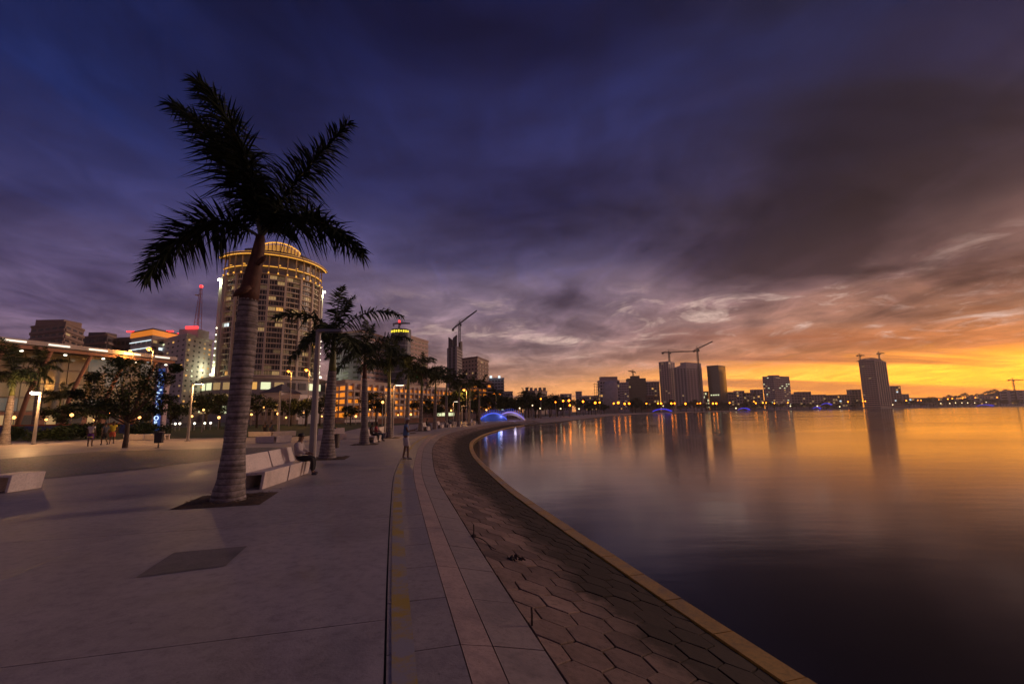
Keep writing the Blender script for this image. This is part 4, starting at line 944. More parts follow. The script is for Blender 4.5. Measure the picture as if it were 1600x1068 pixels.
def bld(name, label, L, C, Rr, ytop, wall, floors, bays, style=('punch', 'punch'), glass=M_GLASS, lit=(), trimm=None, z0=3.0, group=None, wf=.62, hf=.55, proud=.3, depth=None, cap=True, cat='building', topz=None):
    """footprint from a left, a corner and a right edge, each a picture column and a distance"""
    pL = D(L[0], ytop, L[1]); z1 = D((C or L)[0], ytop, (C or L)[1]).z if topz is None else topz
    def at(pc): q = D(pc[0], ytop, pc[1]); return Vector((q.x, q.y))
    if C is None:
        a, b = at(L), at(Rr); d = (b-a).normalized(); n = Vector((d.y, -d.x)); dp = depth or (b-a).length*.7
        foot = [a, b, b-n*dp, a-n*dp]; faces = [(a, b, bays[0], style[0])]
        if a.x > 0: faces.append((a-n*dp, a, max(2, bays[0]//2), style[0]))
        else: faces.append((b, b-n*dp, max(2, bays[0]//2), style[0]))
    else:
        a, c, b = at(L), at(C), at(Rr); foot = [a, c, b, a+b-c]; faces = [(a, c, bays[0], style[0]), (c, b, bays[1], style[1])]
    ctr = sum(foot, Vector((0, 0)))/4
    root = empty(name, (ctr.x, ctr.y, 0), 0, label, cat, group)
    F = [q-ctr for q in foot]
    MB().prism([tuple(q) for q in F], -.05, z1).build('wall', wall, root)
    if cap:
        G2 = [q*1.0+q.normalized()*.35 for q in F]; MB().prism([tuple(q) for q in G2], z1, z1+.9).build('parapet', trimm or wall, root)
    for (p, q, nb, st) in faces: face(root, p-ctr, q-ctr, z0, z1-.4, floors, nb, st, glass, lit, trimm or wall, wf, hf, proud)
    return root, F, z1, ctr
def roofbox(root, c, size, z, m, name='roof_block', rz=0):
    MB().box((c[0], c[1], z+size[2]/2), size, rz).build(name, m, root)
M_OPEN = mat('dark_opening', (.012, .01, .01), .95, spec=.05)
# left skyline
r, F, z1, c = bld('office_tower', 'dark banded office tower with stepped roof, leftmost on the skyline', (50, 205), (103, 196), (133, 215), 505, W_BROWN, 14, (5, 3), ('band', 'band'), trimm=W_BROWN, lit=[(E_DIM, .03)], hf=.5, proud=.5)
roofbox(r, (-1, 1), (13, 9, 3.2), z1+.9, W_BROWN)
r, F, z1, c = bld('apartment_block', 'dark apartment block right of the leftmost office tower', (130, 235), (168, 228), (190, 245), 524, W_DARK, 12, (6, 3), ('balcony', 'balcony'), trimm=W_BROWN, lit=[(E_DIM, .04)], proud=.8)
roofbox(r, (0, 0), (9, 7, 2.5), z1+.9, W_DARK)
r, F, z1, c = bld('apartment_block', 'low dark block just left of the orange-lit tower', (183, 240), None, (210, 238), 530, W_DARK, 11, (4,), ('balcony',), lit=[(E_DIM, .05)])
r, F, z1, c = bld('lit_tower', 'office tower with orange-lit crown, red roof lights and pale lit floors', (206, 172), (238, 165), (292, 182), 527, W_PINK, 12, (4, 6), ('band', 'band'), trimm=W_GREY, lit=[(E_COOL, .10), (E_DIM, .12)], hf=.55)
# lit floor edges on the left face
a, b_ = F[0], F[1]; d = (b_-a).normalized(); n = Vector((d.y, -d.x)); an = math.atan2(d.y, d.x)
for k in range(5):
    m_ = (a+b_)/2+n*.45; obj('lit_floor_edge', cube(E_COOL), r, loc=(m_.x, m_.y, z1-1.0-k*2.7), rz=an, scale=((b_-a).length*1.02, .12, .28))
G2 = [q*1.06 for q in F]; MB().prism([tuple(q) for q in G2], z1+.95, z1+2.9).build('crown', mat('orange_crown', (.45, .2, .05), .5, emit=(1, .27, .02), estr=.55), r)
MB().prism([tuple(q*1.03) for q in F], z1+2.9, z1+3.5).build('crown_roof', W_DARK, r)
for k, t in enumerate((.0, .45, .75)):
    q = (F[1].lerp(F[2], t)*1.07) if k else F[0]*1.07; obj('roof_light', cube(E_RED), r, loc=(q.x, q.y, z1+3.6), scale=(2.6, .5, .5))
r, F, z1, c = bld('white_tower', 'pale slab tower with scattered small lit windows and a mast', (240, 176), (292, 158), (333, 174), 524, W_WHITE, 15, (7, 5), ('punch', 'punch'), lit=[(E_WARM, .10), (E_GREENISH, .05), (E_DIM, .1)], wf=.3, hf=.34, trimm=W_WHITE)
q = D(304, 516, 166); roofbox(r, (q.x-c.x, q.y-c.y), (7, 6, q.z-z1), z1, W_WHITE)
obj('roof_light', cube(E_RED), r, loc=(q.x-c.x+1.2, q.y-c.y-3.2, q.z+.5), scale=(4.5, .5, .8))
q0 = D(306, 517, 166); q1 = D(312, 449, 166)
mast = empty('radio_mast', (q0.x+.5, q0.y, q0.z), 0, 'red and white lattice radio mast on the pale slab tower', 'mast')
hh = q1.z-q0.z; mb = MB()
for sx, sy in ((-1, -1), (1, -1), (1, 1), (-1, 1)): mb.tube([V(sx*.9, sy*.9, 0), V(sx*.25, sy*.25, hh)], [.11, .08], n=4)
for k in range(11):
    z0, z2 = hh*k/11, hh*(k+1)/11; w0, w2 = .9-.65*k/11, .9-.65*(k+1)/11; mb.tube([V(-w0, -w0, z0), V(w2, -w2, z2)], .06, n=4); mb.tube([V(w0, w0, z0), V(-w2, w2, z2)], .06, n=4); mb.tube([V(-w2, -w2, z2), V(w2, -w2, z2)], .06, n=4)
mb.build('lattice', mat('mast_red', (.35, .09, .07), .6), mast); MB().box((0, 0, hh+.4), (.8, .8, .8)).build('beacon', E_RED, mast)
mb = MB(); mb.lathe([(.1, 0), (.8, .15), (.9, .3)], 10, (-.8, -.5, hh*.8)); mb.build('dish', W_WHITE, mast)

# the curved hotel
PL, PM, PR = D(347, 402, 170), D(430, 398, 167.4), D(507, 426, 190)
ax_, ay, bx_, by, cx_, cy = PL.x, PL.y, PM.x, PM.y, PR.x, PR.y
dd = 2*(ax_*(by-cy)+bx_*(cy-ay)+cx_*(ay-by))
ux = ((ax_*ax_+ay*ay)*(by-cy)+(bx_*bx_+by*by)*(cy-ay)+(cx_*cx_+cy*cy)*(ay-by))/dd
uy = ((ax_*ax_+ay*ay)*(cx_-bx_)+(bx_*bx_+by*by)*(ax_-cx_)+(cx_*cx_+cy*cy)*(bx_-ax_))/dd
HO = Vector((ux, uy)); HRAD = (Vector((ax_, ay))-HO).length; a0 = math.atan2(ay-uy, ax_-ux); a1 = math.atan2(cy-uy, cx_-ux)
if a1 < a0: a1 += 2*math.pi
if a1-a0 > math.pi: a0, a1 = a1, a0+2*math.pi
HZ = PL.z
hotel = empty('curved_hotel', (HO.x, HO.y, 0), 0, 'tall curved hotel tower with gold-lit crown and green-white lit edge piers', 'building')
def arcpts(r, t0=0., t1=1., n=24): return [(r*math.cos(a0+(a1-a0)*(t0+(t1-t0)*i/n)), r*math.sin(a0+(a1-a0)*(t0+(t1-t0)*i/n))) for i in range(n+1)]
def hprism(name, r, z0, z1, m, t0=0., t1=1., back=None, parent=hotel):
    o = arcpts(r, t0, t1); b = [(x*.62, y*.62) for x, y in o][::-1] if back is None else [(x*back, y*back) for x, y in o][::-1]
    return MB().prism(o+b, z0, z1).build(name, m, parent)
ZB = D(345, 588, 168).z
NF, NB = 19, 14; RB = HRAD-1.4
hprism('core', RB-.5, 0, HZ+.2, mat('hotel_core', (.12, .11, .12), .4), .02, .98)
ztop = HZ-8.0; fh = (ztop-ZB)/NF
hm = wallm('hotel_slab', (.7, .6, .46))
panes = {}
def pane_mesh(i, m):
    if (i, m.name) not in panes:
        t0, t1 = .06+.88*(i+.06)/NB, .06+.88*(i+.94)/NB
        o = arcpts(RB-.2, t0, t1, 4); b = arcpts(RB-.6, t0, t1, 4)[::-1]; panes[(i, m.name)] = MB().prism(o+b, 0, fh*.66).mesh('window', m)
    return panes[(i, m.name)]
for f in range(NF):
    hprism('floor_slab', RB+.35, ZB+fh*f, ZB+fh*f+.42, hm, .03, .97, .97)
    for b in range(NB):
        m = pick([(E_WARM, .02), (E_DIM, .07), (E_HALF, .2), (E_COOL, .006)]) or random.choice([M_GLASS, M_GLASS, M_GLASS2]); obj('window', pane_mesh(b, m), hotel, loc=(0, 0, ZB+fh*f+.5))
        for q in range(1, 3):   # mullions
            th = a0+(a1-a0)*(.06+.88*(b+q/3)/NB)
            if f == 0: obj('mullion', cube(hm), hotel, loc=((RB-.12)*math.cos(th), (RB-.12)*math.sin(th), (ZB+ztop)/2), rz=th, scale=(.14, .12, ztop-ZB))
for b in range(0, NB+1, 2):
    th = a0+(a1-a0)*(.06+.88*b/NB)
    obj('pier', cube(hm), hotel, loc=((RB+.3)*math.cos(th), (RB+.3)*math.sin(th), (ZB+ztop)/2), rz=th, scale=(.9, .75, ztop-ZB))
for t in (.015, .985):
    th = a0+(a1-a0)*t; x, y = (RB+.4)*math.cos(th), (RB+.4)*math.sin(th)
    obj('edge_pier', cube(wallm('hotel_pier', (.62, .62, .55))), hotel, loc=(x, y, (ZB+ztop)/2), rz=th, scale=(1.8, 3.2, ztop-ZB))
    for zz in (ztop-1.2, ZB+.9):
        xx, yy = (RB+1.9)*math.cos(th), (RB+1.9)*math.sin(th)
        obj('flood_light', cube(E_WHITE_SOFT), hotel, loc=(xx, yy, zz), rz=th, scale=(.8, 1.4, .7)); pointlight('flood', (xx*1.012, yy*1.012, zz+(-1.5 if zz > ZB+9 else 1.5)), 800, (.95, 1, .6), hotel, .4)
    for k in range(7):
        xx, yy = (RB+1.45)*math.cos(th), (RB+1.45)*math.sin(th); obj('edge_light', cube(E_WHITE_SOFT), hotel, loc=(xx, yy, ZB+3+k*2.6), rz=th, scale=(.3, .4, .4))
# crown: gallery columns, gold-lit edges, eave disc, fan
gold = wallm('crown_stone', (.55, .42, .26))
hprism('crown_floor', RB+.8, ztop, ztop+.5, gold, 0, 1, .9); hprism('crown_floor', RB+.7, ztop+3.4, ztop+3.8, gold, .0, 1, .9)
hprism('eave', HRAD+1.2, HZ-.35, HZ+.25, gold, -.02, 1.02, .5)
for zz, rr_, h_, mm in ((HZ-.62, HRAD+.75, .22, E_GOLD), (ztop+3.15, RB+.62, .2, E_GOLD), (HZ+.28, HRAD+1.0, .12, E_GOLD)):
    hprism('cove_light', rr_, zz, zz+h_, mm, 0, 1, (rr_-.25)/rr_)
for b in range(NB+1):
    th = a0+(a1-a0)*(.03+.94*b/NB); x, y = (RB+.55)*math.cos(th), (RB+.55)*math.sin(th)
    obj('gallery_column', cube(gold), hotel, loc=(x, y, (ztop+HZ)/2), rz=th, scale=(.4, .4, HZ-ztop-.7))
    obj('up_light', cube(E_GOLD), hotel, loc=((RB+.95)*math.cos(th), (RB+.95)*math.sin(th), ztop+.65), rz=th, scale=(.35, .45, .5))
    if b % 2: obj('ceiling_light', cube(E_GOLD), hotel, loc=((RB+.2)*math.cos(th+.02), (RB+.2)*math.sin(th+.02), ztop+4.1), rz=th, scale=(.6, .9, .25))
pf0, pf1 = D(398, 384, 176), D(462, 396, 182)
hprism('penthouse', HRAD-4.5, HZ+.25, HZ+3.6, W_DARK, .16, .9, .6)
fan = []
for k in range(13):
    t = k/12; th = a0+(a1-a0)*(.3+.42*t); fan.append((th, .9+2.5*math.sin(math.pi*t)**.8))
fr = HRAD-4.2
for k in range(12):
    th = (fan[k][0]+fan[k+1][0])/2; hgt_ = (fan[k][1]+fan[k+1][1])/2
    obj('fan_rib', cube(gold), hotel, loc=(fr*math.cos(fan[k][0]), fr*math.sin(fan[k][0]), HZ+3.6+fan[k][1]/2-.9), rz=th, scale=(.5, .35, fan[k][1]))
    obj('fan_panel', cube(mat('fan_glow', (.3, .2, .08), .5, emit=(1, .45, .08), estr=.42)), hotel, loc=((fr-.4)*math.cos(th), (fr-.4)*math.sin(th), HZ+3.6+hgt_/2-1.1), rz=th, scale=(.2, (fan[1][0]-fan[0][0])*fr*.8, hgt_*.78))
mb = MB(); mb.tube([V(fr*math.cos(t), fr*math.sin(t), HZ+2.8+h_) for t, h_ in fan], .3, n=6); mb.build('fan_edge', E_GOLD, hotel)
# podium with glazed bays
hprism('podium', HRAD+2.5, 0, ZB-1.2, wallm('podium', (.42, .38, .36)), -.05, 1.06, .5)
hprism('podium_edge', HRAD+3.2, ZB-1.2, ZB-.5, hm, -.06, 1.08, .5)
for f in range(3):
    for b in range(14):
        th = a0+(a1-a0)*(-.03+1.07*(b+.5)/14); m = pick([(E_GREENISH, .14), (E_DIM, .16), (E_WARM, .06)]) or M_GLASS2
        obj('podium_window', cube(m), hotel, loc=((HRAD+2.45)*math.cos(th), (HRAD+2.45)*math.sin(th), 3.2+f*(ZB-4)/3.0+1.2), rz=th, scale=(.3, (a1-a0)*1.07/14*HRAD*.8, (ZB-4)/3*.6))

# glass hall at the left edge
HA, HB_ = Vector((-85.5, 50)), Vector((-73.7, 94.2)); hd_ = (HB_-HA).normalized(); hn = Vector((hd_.y, -hd_.x)); han = math.atan2(hd_.y, hd_.x); HL = (HB_-HA).length
hall = empty('glass_hall', (HA.x, HA.y, 0), han, 'long glass-fronted hall with a lit roof edge and slanted brown columns', 'building')
MB().box((HL/2, 10.2, 6.6), (HL, 19, 13.2)).build('wall', wallm('hall_core', (.2, .17, .16)), hall)
MB().box((HL/2, 8, 14.0), (HL+1.5, 24, .7)).build('roof', W_GREY, hall)
MB().box((HL/2, -3.6, 13.2), (HL+1.0, .5, .5)).build('roof_beam', W_TERRA, hall)
MB().box((HL/2, .3, 1.6), (HL, .9, 3.2)).build('plinth', W_TERRA, hall)
M_HALL = [mat('hall_glass', (.15, .16, .165), .15, spec=.7), mat('hall_glass_lit', (.16, .145, .12), .2, emit=(1, .68, .36), estr=.07), mat('hall_glass_lit2', (.15, .155, .15), .2, emit=(.8, .9, .8), estr=.06)]
nb = 15
for b in range(nb):
    x = HL*(b+.5)/nb
    for k, (zc, h_) in enumerate([(4.4, 2.0), (6.7, 2.2), (9.1, 2.2), (11.6, 2.3)]):
        m = random.choice([M_HALL[1], M_HALL[1], M_HALL[2], M_HALL[0]] if k < 2 else [M_HALL[0], M_HALL[2], M_HALL[0]])
        obj('glass_pane', cube(m), hall, loc=(x, .55+random.uniform(-.02, .02), zc), scale=(HL/nb*.95, .15, h_))
    obj('plinth_opening', cube(random.choice([M_GLASS, E_DIM, E_ORANGE_D, M_GLASS])), hall, loc=(x, -.17, 1.9), scale=(HL/nb*.72, .1, 1.6))
for b in range(8):
    x = HL*(b+.2)/8; mb = MB(); mb.tube([V(x, -.6, 0), V(x+.5, -1.4, 6), V(x+1.6, -3.4, 13.0)], [.34, .32, .28], n=8); obj('column', mb.mesh('column', W_TERRA), hall, True)
    if b < 8:
        obj('led_strip', cube(mat('roof_led', (.4, .4, .4), .4, emit=(1, .9, .7), estr=1.3)), hall, loc=(x+2.2, -4.05, 13.95), scale=(2.9, .12, .22)); obj('down_light', cube(E_WHITE_SOFT), hall, loc=(x+3.6, -3.3, 12.6), scale=(.3, .3, .2))

# low white house and framed block before the hotel, orange arcade building
r, F, z1, c = bld('white_house', 'small white house with dark pitched roof before the hotel podium', (408, 118), (440, 114), (470, 126), 612, W_WHITE, 3, (3, 3), ('punch', 'punch'), lit=[(E_DIM, .1)], cap=False)
ctrp = [tuple(q*1.1) for q in F]; n4 = len(ctrp); mb = MB(); mb.add([(x, y, z1) for x, y in ctrp]+[(0, 0, z1+2.6)], [(0, 1, 4), (1, 2, 4), (2, 3, 4), (3, 0, 4), (3, 2, 1, 0)]); mb.build('roof', W_DARK, r)
r, F, z1, c = bld('framed_block', 'pale block with a grid of framed balconies below the hotel', (392, 112), (468, 108), (515, 122), 622, W_GREY, 4, (8, 4), ('band', 'band'), trimm=W_WHITE, lit=[(E_DIM, .12), (E_WARM, .04)], wf=.8, hf=.66, proud=.7)
face(r, F[0], F[1], 1, z1, 1, 8, 'pier', M_GLASS, [], W_WHITE, wf=.85, proud=.8)
r, F, z1, c = bld('arcade_building', 'long arcaded building flooded with orange light behind the palms', (521, 128), (541, 122), (706, 172), 598, W_WHITE, 5, (2, 22), ('punch', 'band'), trimm=W_BEIGE, lit=[(E_ORANGE, .5), (E_ORANGE_D, .38)], wf=.72, hf=.62, proud=.6, z0=1.0, glass=W_BROWN)
face(r, F[1], F[2], 1, z1, 1, 22, 'pier', W_BROWN, [], W_BEIGE, wf=.8, proud=.75)
r, F, z1, c = bld('orange_block', 'small orange-lit block below the pale residential tower', (716, 180), None, (768, 186), 598, W_BEIGE, 6, (7,), ('band',), trimm=W_BEIGE, lit=[(E_ORANGE, .22), (E_ORANGE_D, .3)], hf=.6)
r, F, z1, c = bld('slab_tower', 'grey slab tower with dark strip windows behind the second palm', (521, 196), (566, 188), (614, 214), 518, W_BLUEGREY, 15, (3, 7), ('punch', 'band'), trimm=W_PINK, lit=[(E_DIM, .03)], wf=.55, hf=.42)
q = D(583, 512, 200); mb = MB(); mb.tube([V(0, 0, 0), V(0, 0, 4.5)], [.25, .12], n=5); mb.tube([V(0, 0, 2.2), V(0, 0, 4)], .5, n=6); o = mb.build('roof_antenna', M_DARK); o.location = (q.x, q.y, z1+.9); tag(o, 'dark antenna on the grey slab tower roof', 'antenna')
r, F, z1, c = bld('corner_tower', 'office tower with round dark glass corner and yellow lit roof sign', (612, 212), (636, 206), (669, 226), 525, W_BEIGE, 16, (4, 6), ('band', 'band'), trimm=W_PINK, lit=[(E_COOL, .04), (E_DIM, .06)], hf=.42)
q = D(625, 514, 206); mb = MB(); mb.lathe([(4.6, 0), (4.6, q.z)], 20, (q.x-c.x, q.y-c.y+2.2, 0)); mb.build('round_corner', mat('corner_glass', (.10, .11, .15), .5, spec=.4), r)
for k in range(14): 
    mb = MB(); mb.lathe([(4.72, 0), (4.72, .5)], 20, (q.x-c.x, q.y-c.y+2.2, q.z-5-k*3)); mb.build('floor_band', W_BLUEGREY, r)
    if k > 12: break
for k in range(9):
    th = -math.pi/2+(-.9+k*.23); obj('sign_letter', cube(E_YELSIGN), r, loc=(q.x-c.x+4.75*math.cos(th), q.y-c.y+2.2+4.75*math.sin(th), q.z-1.2), rz=th, scale=(.12, .7, [1.1, .8, 1.2, .9, 1.1, .7, 1.1, 1.0, .8][k]))
def crane(loc, h, jib, cj, az, label, tilt=0.0, w=1.0, t=.14, beacon=False, group='tower cranes'):
    e = empty('tower_crane', loc, az, label, 'crane', group)
    mb = MB()
    for sx in (-1, 1):
        for sy in (-1, 1): mb.tube([V(sx*w/2, sy*w/2, 0), V(sx*w/2, sy*w/2, h)], t, n=4)
    k = 0
    while (k+1)*w*1.6 < h+.1:
        z0, z2 = k*w*1.6, min(h, (k+1)*w*1.6); sg = 1 if k % 2 else -1
        mb.tube([V(-sg*w/2, -w/2, z0), V(sg*w/2, -w/2, z2)], t*.7, n=4); mb.tube([V(w/2, -sg*w/2, z0), V(w/2, sg*w/2, z2)], t*.7, n=4); k += 1
    mb.build('mast', M_DARK, e)
    def truss(name, x0, x1):
        mb = MB(); n = max(3, int(abs(x1-x0)/(w*1.7))); up = V(0, 0, w*.9); f = lambda x: V(x, 0, h+.4+x*math.tan(tilt))
        mb.tube([f(x0)+V(0, -w*.4, 0), f(x1)+V(0, -w*.4, 0)], t, n=4); mb.tube([f(x0)+V(0, w*.4, 0), f(x1)+V(0, w*.4, 0)], t, n=4); mb.tube([f(x0)+up, f(x1)+up*.5], t, n=4)
        for i in range(n):
            a, b = x0+(x1-x0)*i/n, x0+(x1-x0)*(i+1)/n; mb.tube([f(a)+V(0, -w*.4, 0), f((a+b)/2)+up*(1-.5*(i+.5)/n)], t*.6, n=4); mb.tube([f((a+b)/2)+up*(1-.5*(i+.5)/n), f(b)+V(0, w*.4, 0)], t*.6, n=4)
        mb.build(name, M_DARK, e)
    truss('jib', 0, jib); truss('counter_jib', 0, -cj)
    mb = MB(); mb.box((-cj*.85, 0, h-.3-cj*.85*math.tan(tilt)), (cj*.25, w*.9, w*1.2)); mb.build('counterweight', M_DARK, e)
    mb = MB(); mb.box((w*.9, -w*.5, h-w*.3), (w*1.1, w, w*1.2)); mb.build('cab', M_DARK, e)
    mb = MB(); mb.tube([V(0, 0, h), V(0, 0, h+w*3)], [w*.4, t], n=4); mb.tube([V(0, 0, h+w*3), V(jib*.6, 0, h+1+jib*.6*math.tan(tilt))], t*.5, n=3); mb.tube([V(0, 0, h+w*3), V(-cj*.9, 0, h+.5-cj*.9*math.tan(tilt))], t*.5, n=3); mb.build('apex', M_DARK, e)
    if beacon: obj('beacon', cube(E_RED), e, loc=(0, 0, h+w*3.2), scale=(.9,)*3)
    return e
q = D(622, 513, 208); crane((q.x, q.y+2, q.z), 2.2, 5, 3, R(8), 'short roof crane with a red beacon on the round-cornered tower', R(2), .5, .15, True)
# green and red neon figure
q = D(657, 584, 198); ne = empty('neon_sign', q, 0, 'green and red neon emblem glowing above the palms', 'neon sign')
for k, (x, z, m) in enumerate([(-2.0, 1.4, E_GREEN), (-1.2, 1.6, E_GREEN), (-1.5, .6, E_GREEN), (-1.6, -.3, E_GREEN), (-1.3, -1.2, E_GREEN), (.6, 1.0, E_REDNEON), (1.3, .5, E_REDNEON), (1.0, -.4, E_REDNEON), (.1, .2, E_REDNEON)]):
    mb = MB(); mb.tube([V(-.35, 0, -.3), V(0, -.05, .35), V(.35, 0, -.2)], .16, n=5); obj('neon_tube', mb.mesh('neon_tube', m), ne, loc=(x, 0, z))
mb = MB(); mb.tube([V(0, .3, -q.z), V(0, .3, 1.8)], .15, n=6); mb.tube([V(-2.2, .3, .5), V(1.6, .3, .5)], .1, n=5); mb.build('sign_frame', M_DARK, ne)
# slim dark tower with notched top
r, F, z1, c = bld('notched_tower', 'slim dark concrete tower under construction with a notched top', (700.5, 268), (713, 262), (722.5, 276), 540, W_DARK, 22, (2, 3), ('pier', 'band'), trimm=W_GREY, lit=[], wf=.5, hf=.5, cap=False, proud=.35)
A, C_, B = F[0], F[1], F[2]
for (p, q, hL, hR) in ((A, A.lerp(C_, .45), 6.2, 4.0), (A.lerp(C_, .55), C_, 5.0, 6.4), (C_.lerp(B, .55), B, 3.2, 4.8)):
    nrm = Vector(((q-p).y, -(q-p).x)).normalized(); mb = MB(); i0, i1 = p-nrm*.6, q-nrm*.6
    mb.add([(p.x, p.y, z1), (q.x, q.y, z1), (i1.x, i1.y, z1), (i0.x, i0.y, z1), (p.x, p.y, z1+hL), (q.x, q.y, z1+hR), (i1.x, i1.y, z1+hR), (i0.x, i0.y, z1+hL)], [(0, 3, 2, 1), (4, 5, 6, 7), (0, 1, 5, 4), (1, 2, 6, 5), (2, 3, 7, 6), (3, 0, 4, 7)]); mb.build('top_fin', W_DARK, r)
q = D(718, 531, 270); crane((q.x, q.y, z1-1), D(718, 507, 270).z-z1+1, 10.5, 4.6, R(-3), 'luffing tower crane on the slim notched tower', R(37), .9, .17)
r, F, z1, c = bld('residential_block', 'pale beige residential block right of the slim dark tower', (722, 238), (746, 230), (763, 250), 559, W_BEIGE, 13, (5, 4), ('punch', 'balcony'), trimm=W_BROWN, lit=[(E_DIM, .05), (E_ORANGE_D, .04)], wf=.4, hf=.4)
r, F, z1, c = bld('terraced_block', 'grey block with two white floodlights on its roof', (763, 320), None, (787, 320), 592, W_BLUEGREY, 10, (5,), ('band',), lit=[(E_COOL, .05), (E_DIM, .1)])
for px in (767, 780):
    q = D(px, 588.5, 318); obj('roof_light', cube(E_COOL), r, loc=(q.x-c.x, q.y-c.y, q.z), scale=(1.6, 1, 1.6))
bld('terraced_block', 'low grey block right of the floodlit roof', (786, 330), None, (801, 330), 613, W_GREY, 5, (4,), ('band',), lit=[(E_DIM, .15)])
r, F, z1, c = bld('hill_block', 'broad block with jagged roof above the trees beyond the footbridge', (817, 430), (836, 424), (855, 440), 611, W_BEIGE, 6, (6, 6), ('punch', 'punch'), lit=[(E_DIM, .06)])
for k in range(5): roofbox(r, (-8+k*4.2, random.uniform(-2, 2)), (2.6, 4, random.uniform(1.2, 3.4)), z1+.9, W_BEIGE)
FL = [(E_DIM, .05), (E_WARM, .03)]
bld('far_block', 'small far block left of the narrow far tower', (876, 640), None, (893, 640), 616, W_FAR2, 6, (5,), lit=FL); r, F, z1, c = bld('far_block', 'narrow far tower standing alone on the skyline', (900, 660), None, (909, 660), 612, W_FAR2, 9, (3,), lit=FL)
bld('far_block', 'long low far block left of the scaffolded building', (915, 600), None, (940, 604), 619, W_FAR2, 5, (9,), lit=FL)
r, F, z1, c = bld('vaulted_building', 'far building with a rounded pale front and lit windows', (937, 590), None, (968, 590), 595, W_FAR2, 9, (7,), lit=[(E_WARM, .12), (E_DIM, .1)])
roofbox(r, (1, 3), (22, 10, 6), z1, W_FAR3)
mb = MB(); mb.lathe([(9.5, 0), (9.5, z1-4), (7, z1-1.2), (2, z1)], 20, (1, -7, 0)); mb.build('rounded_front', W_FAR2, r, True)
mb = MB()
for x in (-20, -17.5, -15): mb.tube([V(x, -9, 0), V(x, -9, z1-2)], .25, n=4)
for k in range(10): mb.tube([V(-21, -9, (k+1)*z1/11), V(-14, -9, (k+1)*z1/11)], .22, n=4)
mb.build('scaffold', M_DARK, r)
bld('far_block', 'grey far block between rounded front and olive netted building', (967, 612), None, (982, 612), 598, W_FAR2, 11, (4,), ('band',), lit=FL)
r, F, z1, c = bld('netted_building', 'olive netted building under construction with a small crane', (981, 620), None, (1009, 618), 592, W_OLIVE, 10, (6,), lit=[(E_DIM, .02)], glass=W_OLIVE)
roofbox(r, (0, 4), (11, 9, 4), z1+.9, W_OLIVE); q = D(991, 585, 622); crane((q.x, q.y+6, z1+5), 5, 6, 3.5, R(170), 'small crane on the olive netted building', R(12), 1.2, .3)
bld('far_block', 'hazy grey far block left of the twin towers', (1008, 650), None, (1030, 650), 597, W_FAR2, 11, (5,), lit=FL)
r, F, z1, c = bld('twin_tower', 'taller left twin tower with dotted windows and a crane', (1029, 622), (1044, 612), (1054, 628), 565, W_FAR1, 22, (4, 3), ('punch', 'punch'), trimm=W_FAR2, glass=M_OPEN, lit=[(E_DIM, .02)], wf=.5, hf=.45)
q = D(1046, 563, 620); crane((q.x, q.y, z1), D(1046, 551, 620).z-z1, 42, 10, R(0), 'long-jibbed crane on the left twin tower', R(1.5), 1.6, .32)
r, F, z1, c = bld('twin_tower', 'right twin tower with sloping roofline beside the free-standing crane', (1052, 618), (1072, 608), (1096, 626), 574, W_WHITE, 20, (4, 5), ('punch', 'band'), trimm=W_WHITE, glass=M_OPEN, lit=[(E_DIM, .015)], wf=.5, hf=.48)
a, b_ = D(1072, 566, 612), D(1092, 562, 622); zt = a.z
MB().prism([tuple(Vector(F[1])*.98), tuple(Vector(F[2])*.98), tuple(Vector(F[2])*.98+Vector((-5, 7))), tuple(Vector(F[1])*.98+Vector((-5, 7)))], z1+.9, zt).build('upper_slab', W_FAR2, r)
pq, pe = F[0], F[1]; mb = MB(); bk = Vector((3, 8)); mb.add([(pq.x, pq.y, z1+.9), (pe.x, pe.y, z1+.9), (pe.x+bk.x, pe.y+bk.y, z1+.9), (pq.x+bk.x, pq.y+bk.y, z1+.9), (pe.x, pe.y, zt-2), (pe.x+bk.x, pe.y+bk.y, zt-2)], [(0, 3, 2, 1), (0, 1, 4), (1, 2, 5, 4), (3, 5, 2), (0, 4, 5, 3)]); mb.build('sloped_roof', W_FAR2, r)
q = D(1096, 632, 600); crane((q.x, q.y, 0), D(1091, 546, 600).z, 24, 6, R(12), 'tall free-standing crane right of the twin towers', R(24), 1.6, .32)
r, F, z1, c = bld('glass_tower', 'dark glass tower standing alone right of the twin towers', (1104, 640), (1122, 630), (1133, 648), 571, mat('tower_glass', (.06, .05, .055), .15, spec=.8), 18, (4, 3), ('punch', 'punch'), glass=mat('tower_pane', (.05, .05, .06), .06, spec=.9), trimm=W_DARK, lit=[], wf=.9, hf=.8)
for k in range(4):
    t = .25+k*.2; q = F[0].lerp(F[1], t); obj('lit_window', cube(E_GREENISH), r, loc=(q.x, q.y-.2, D(1110, 617, 636).z), rz=-.3, scale=(3, .2, 1.6))
bld('far_block', 'low lit block left of the dark glass tower', (1095, 660), None, (1107, 660), 612, W_FAR3, 5, (4,), lit=[(E_GREENISH, .3), (E_DIM, .2)])
low = [(1134, 1150, 613, W_FAR3), (1150, 1163, 611, W_FAR1), (1161, 1180, 614, W_FAR3), (1177, 1192, 609, W_FAR2), (1236, 1249, 616, W_FAR3), (1248, 1267, 612.5, W_FAR3), (1267, 1290, 617, W_FAR1), (1288, 1312, 617.5, W_BEIGE), (1310, 1336, 617, W_FAR1), (1330, 1345, 609, W_FAR3), (1386, 1407, 603.5, W_FAR3), (1405, 1420, 616, W_FAR3), (1012, 1030, 619, W_TERRA), (856, 876, 625, W_FAR2), (1460, 1492, 622, W_BEIGE), (1530, 1560, 619, W_FAR1), (1420, 1450, 622, W_FAR2)]
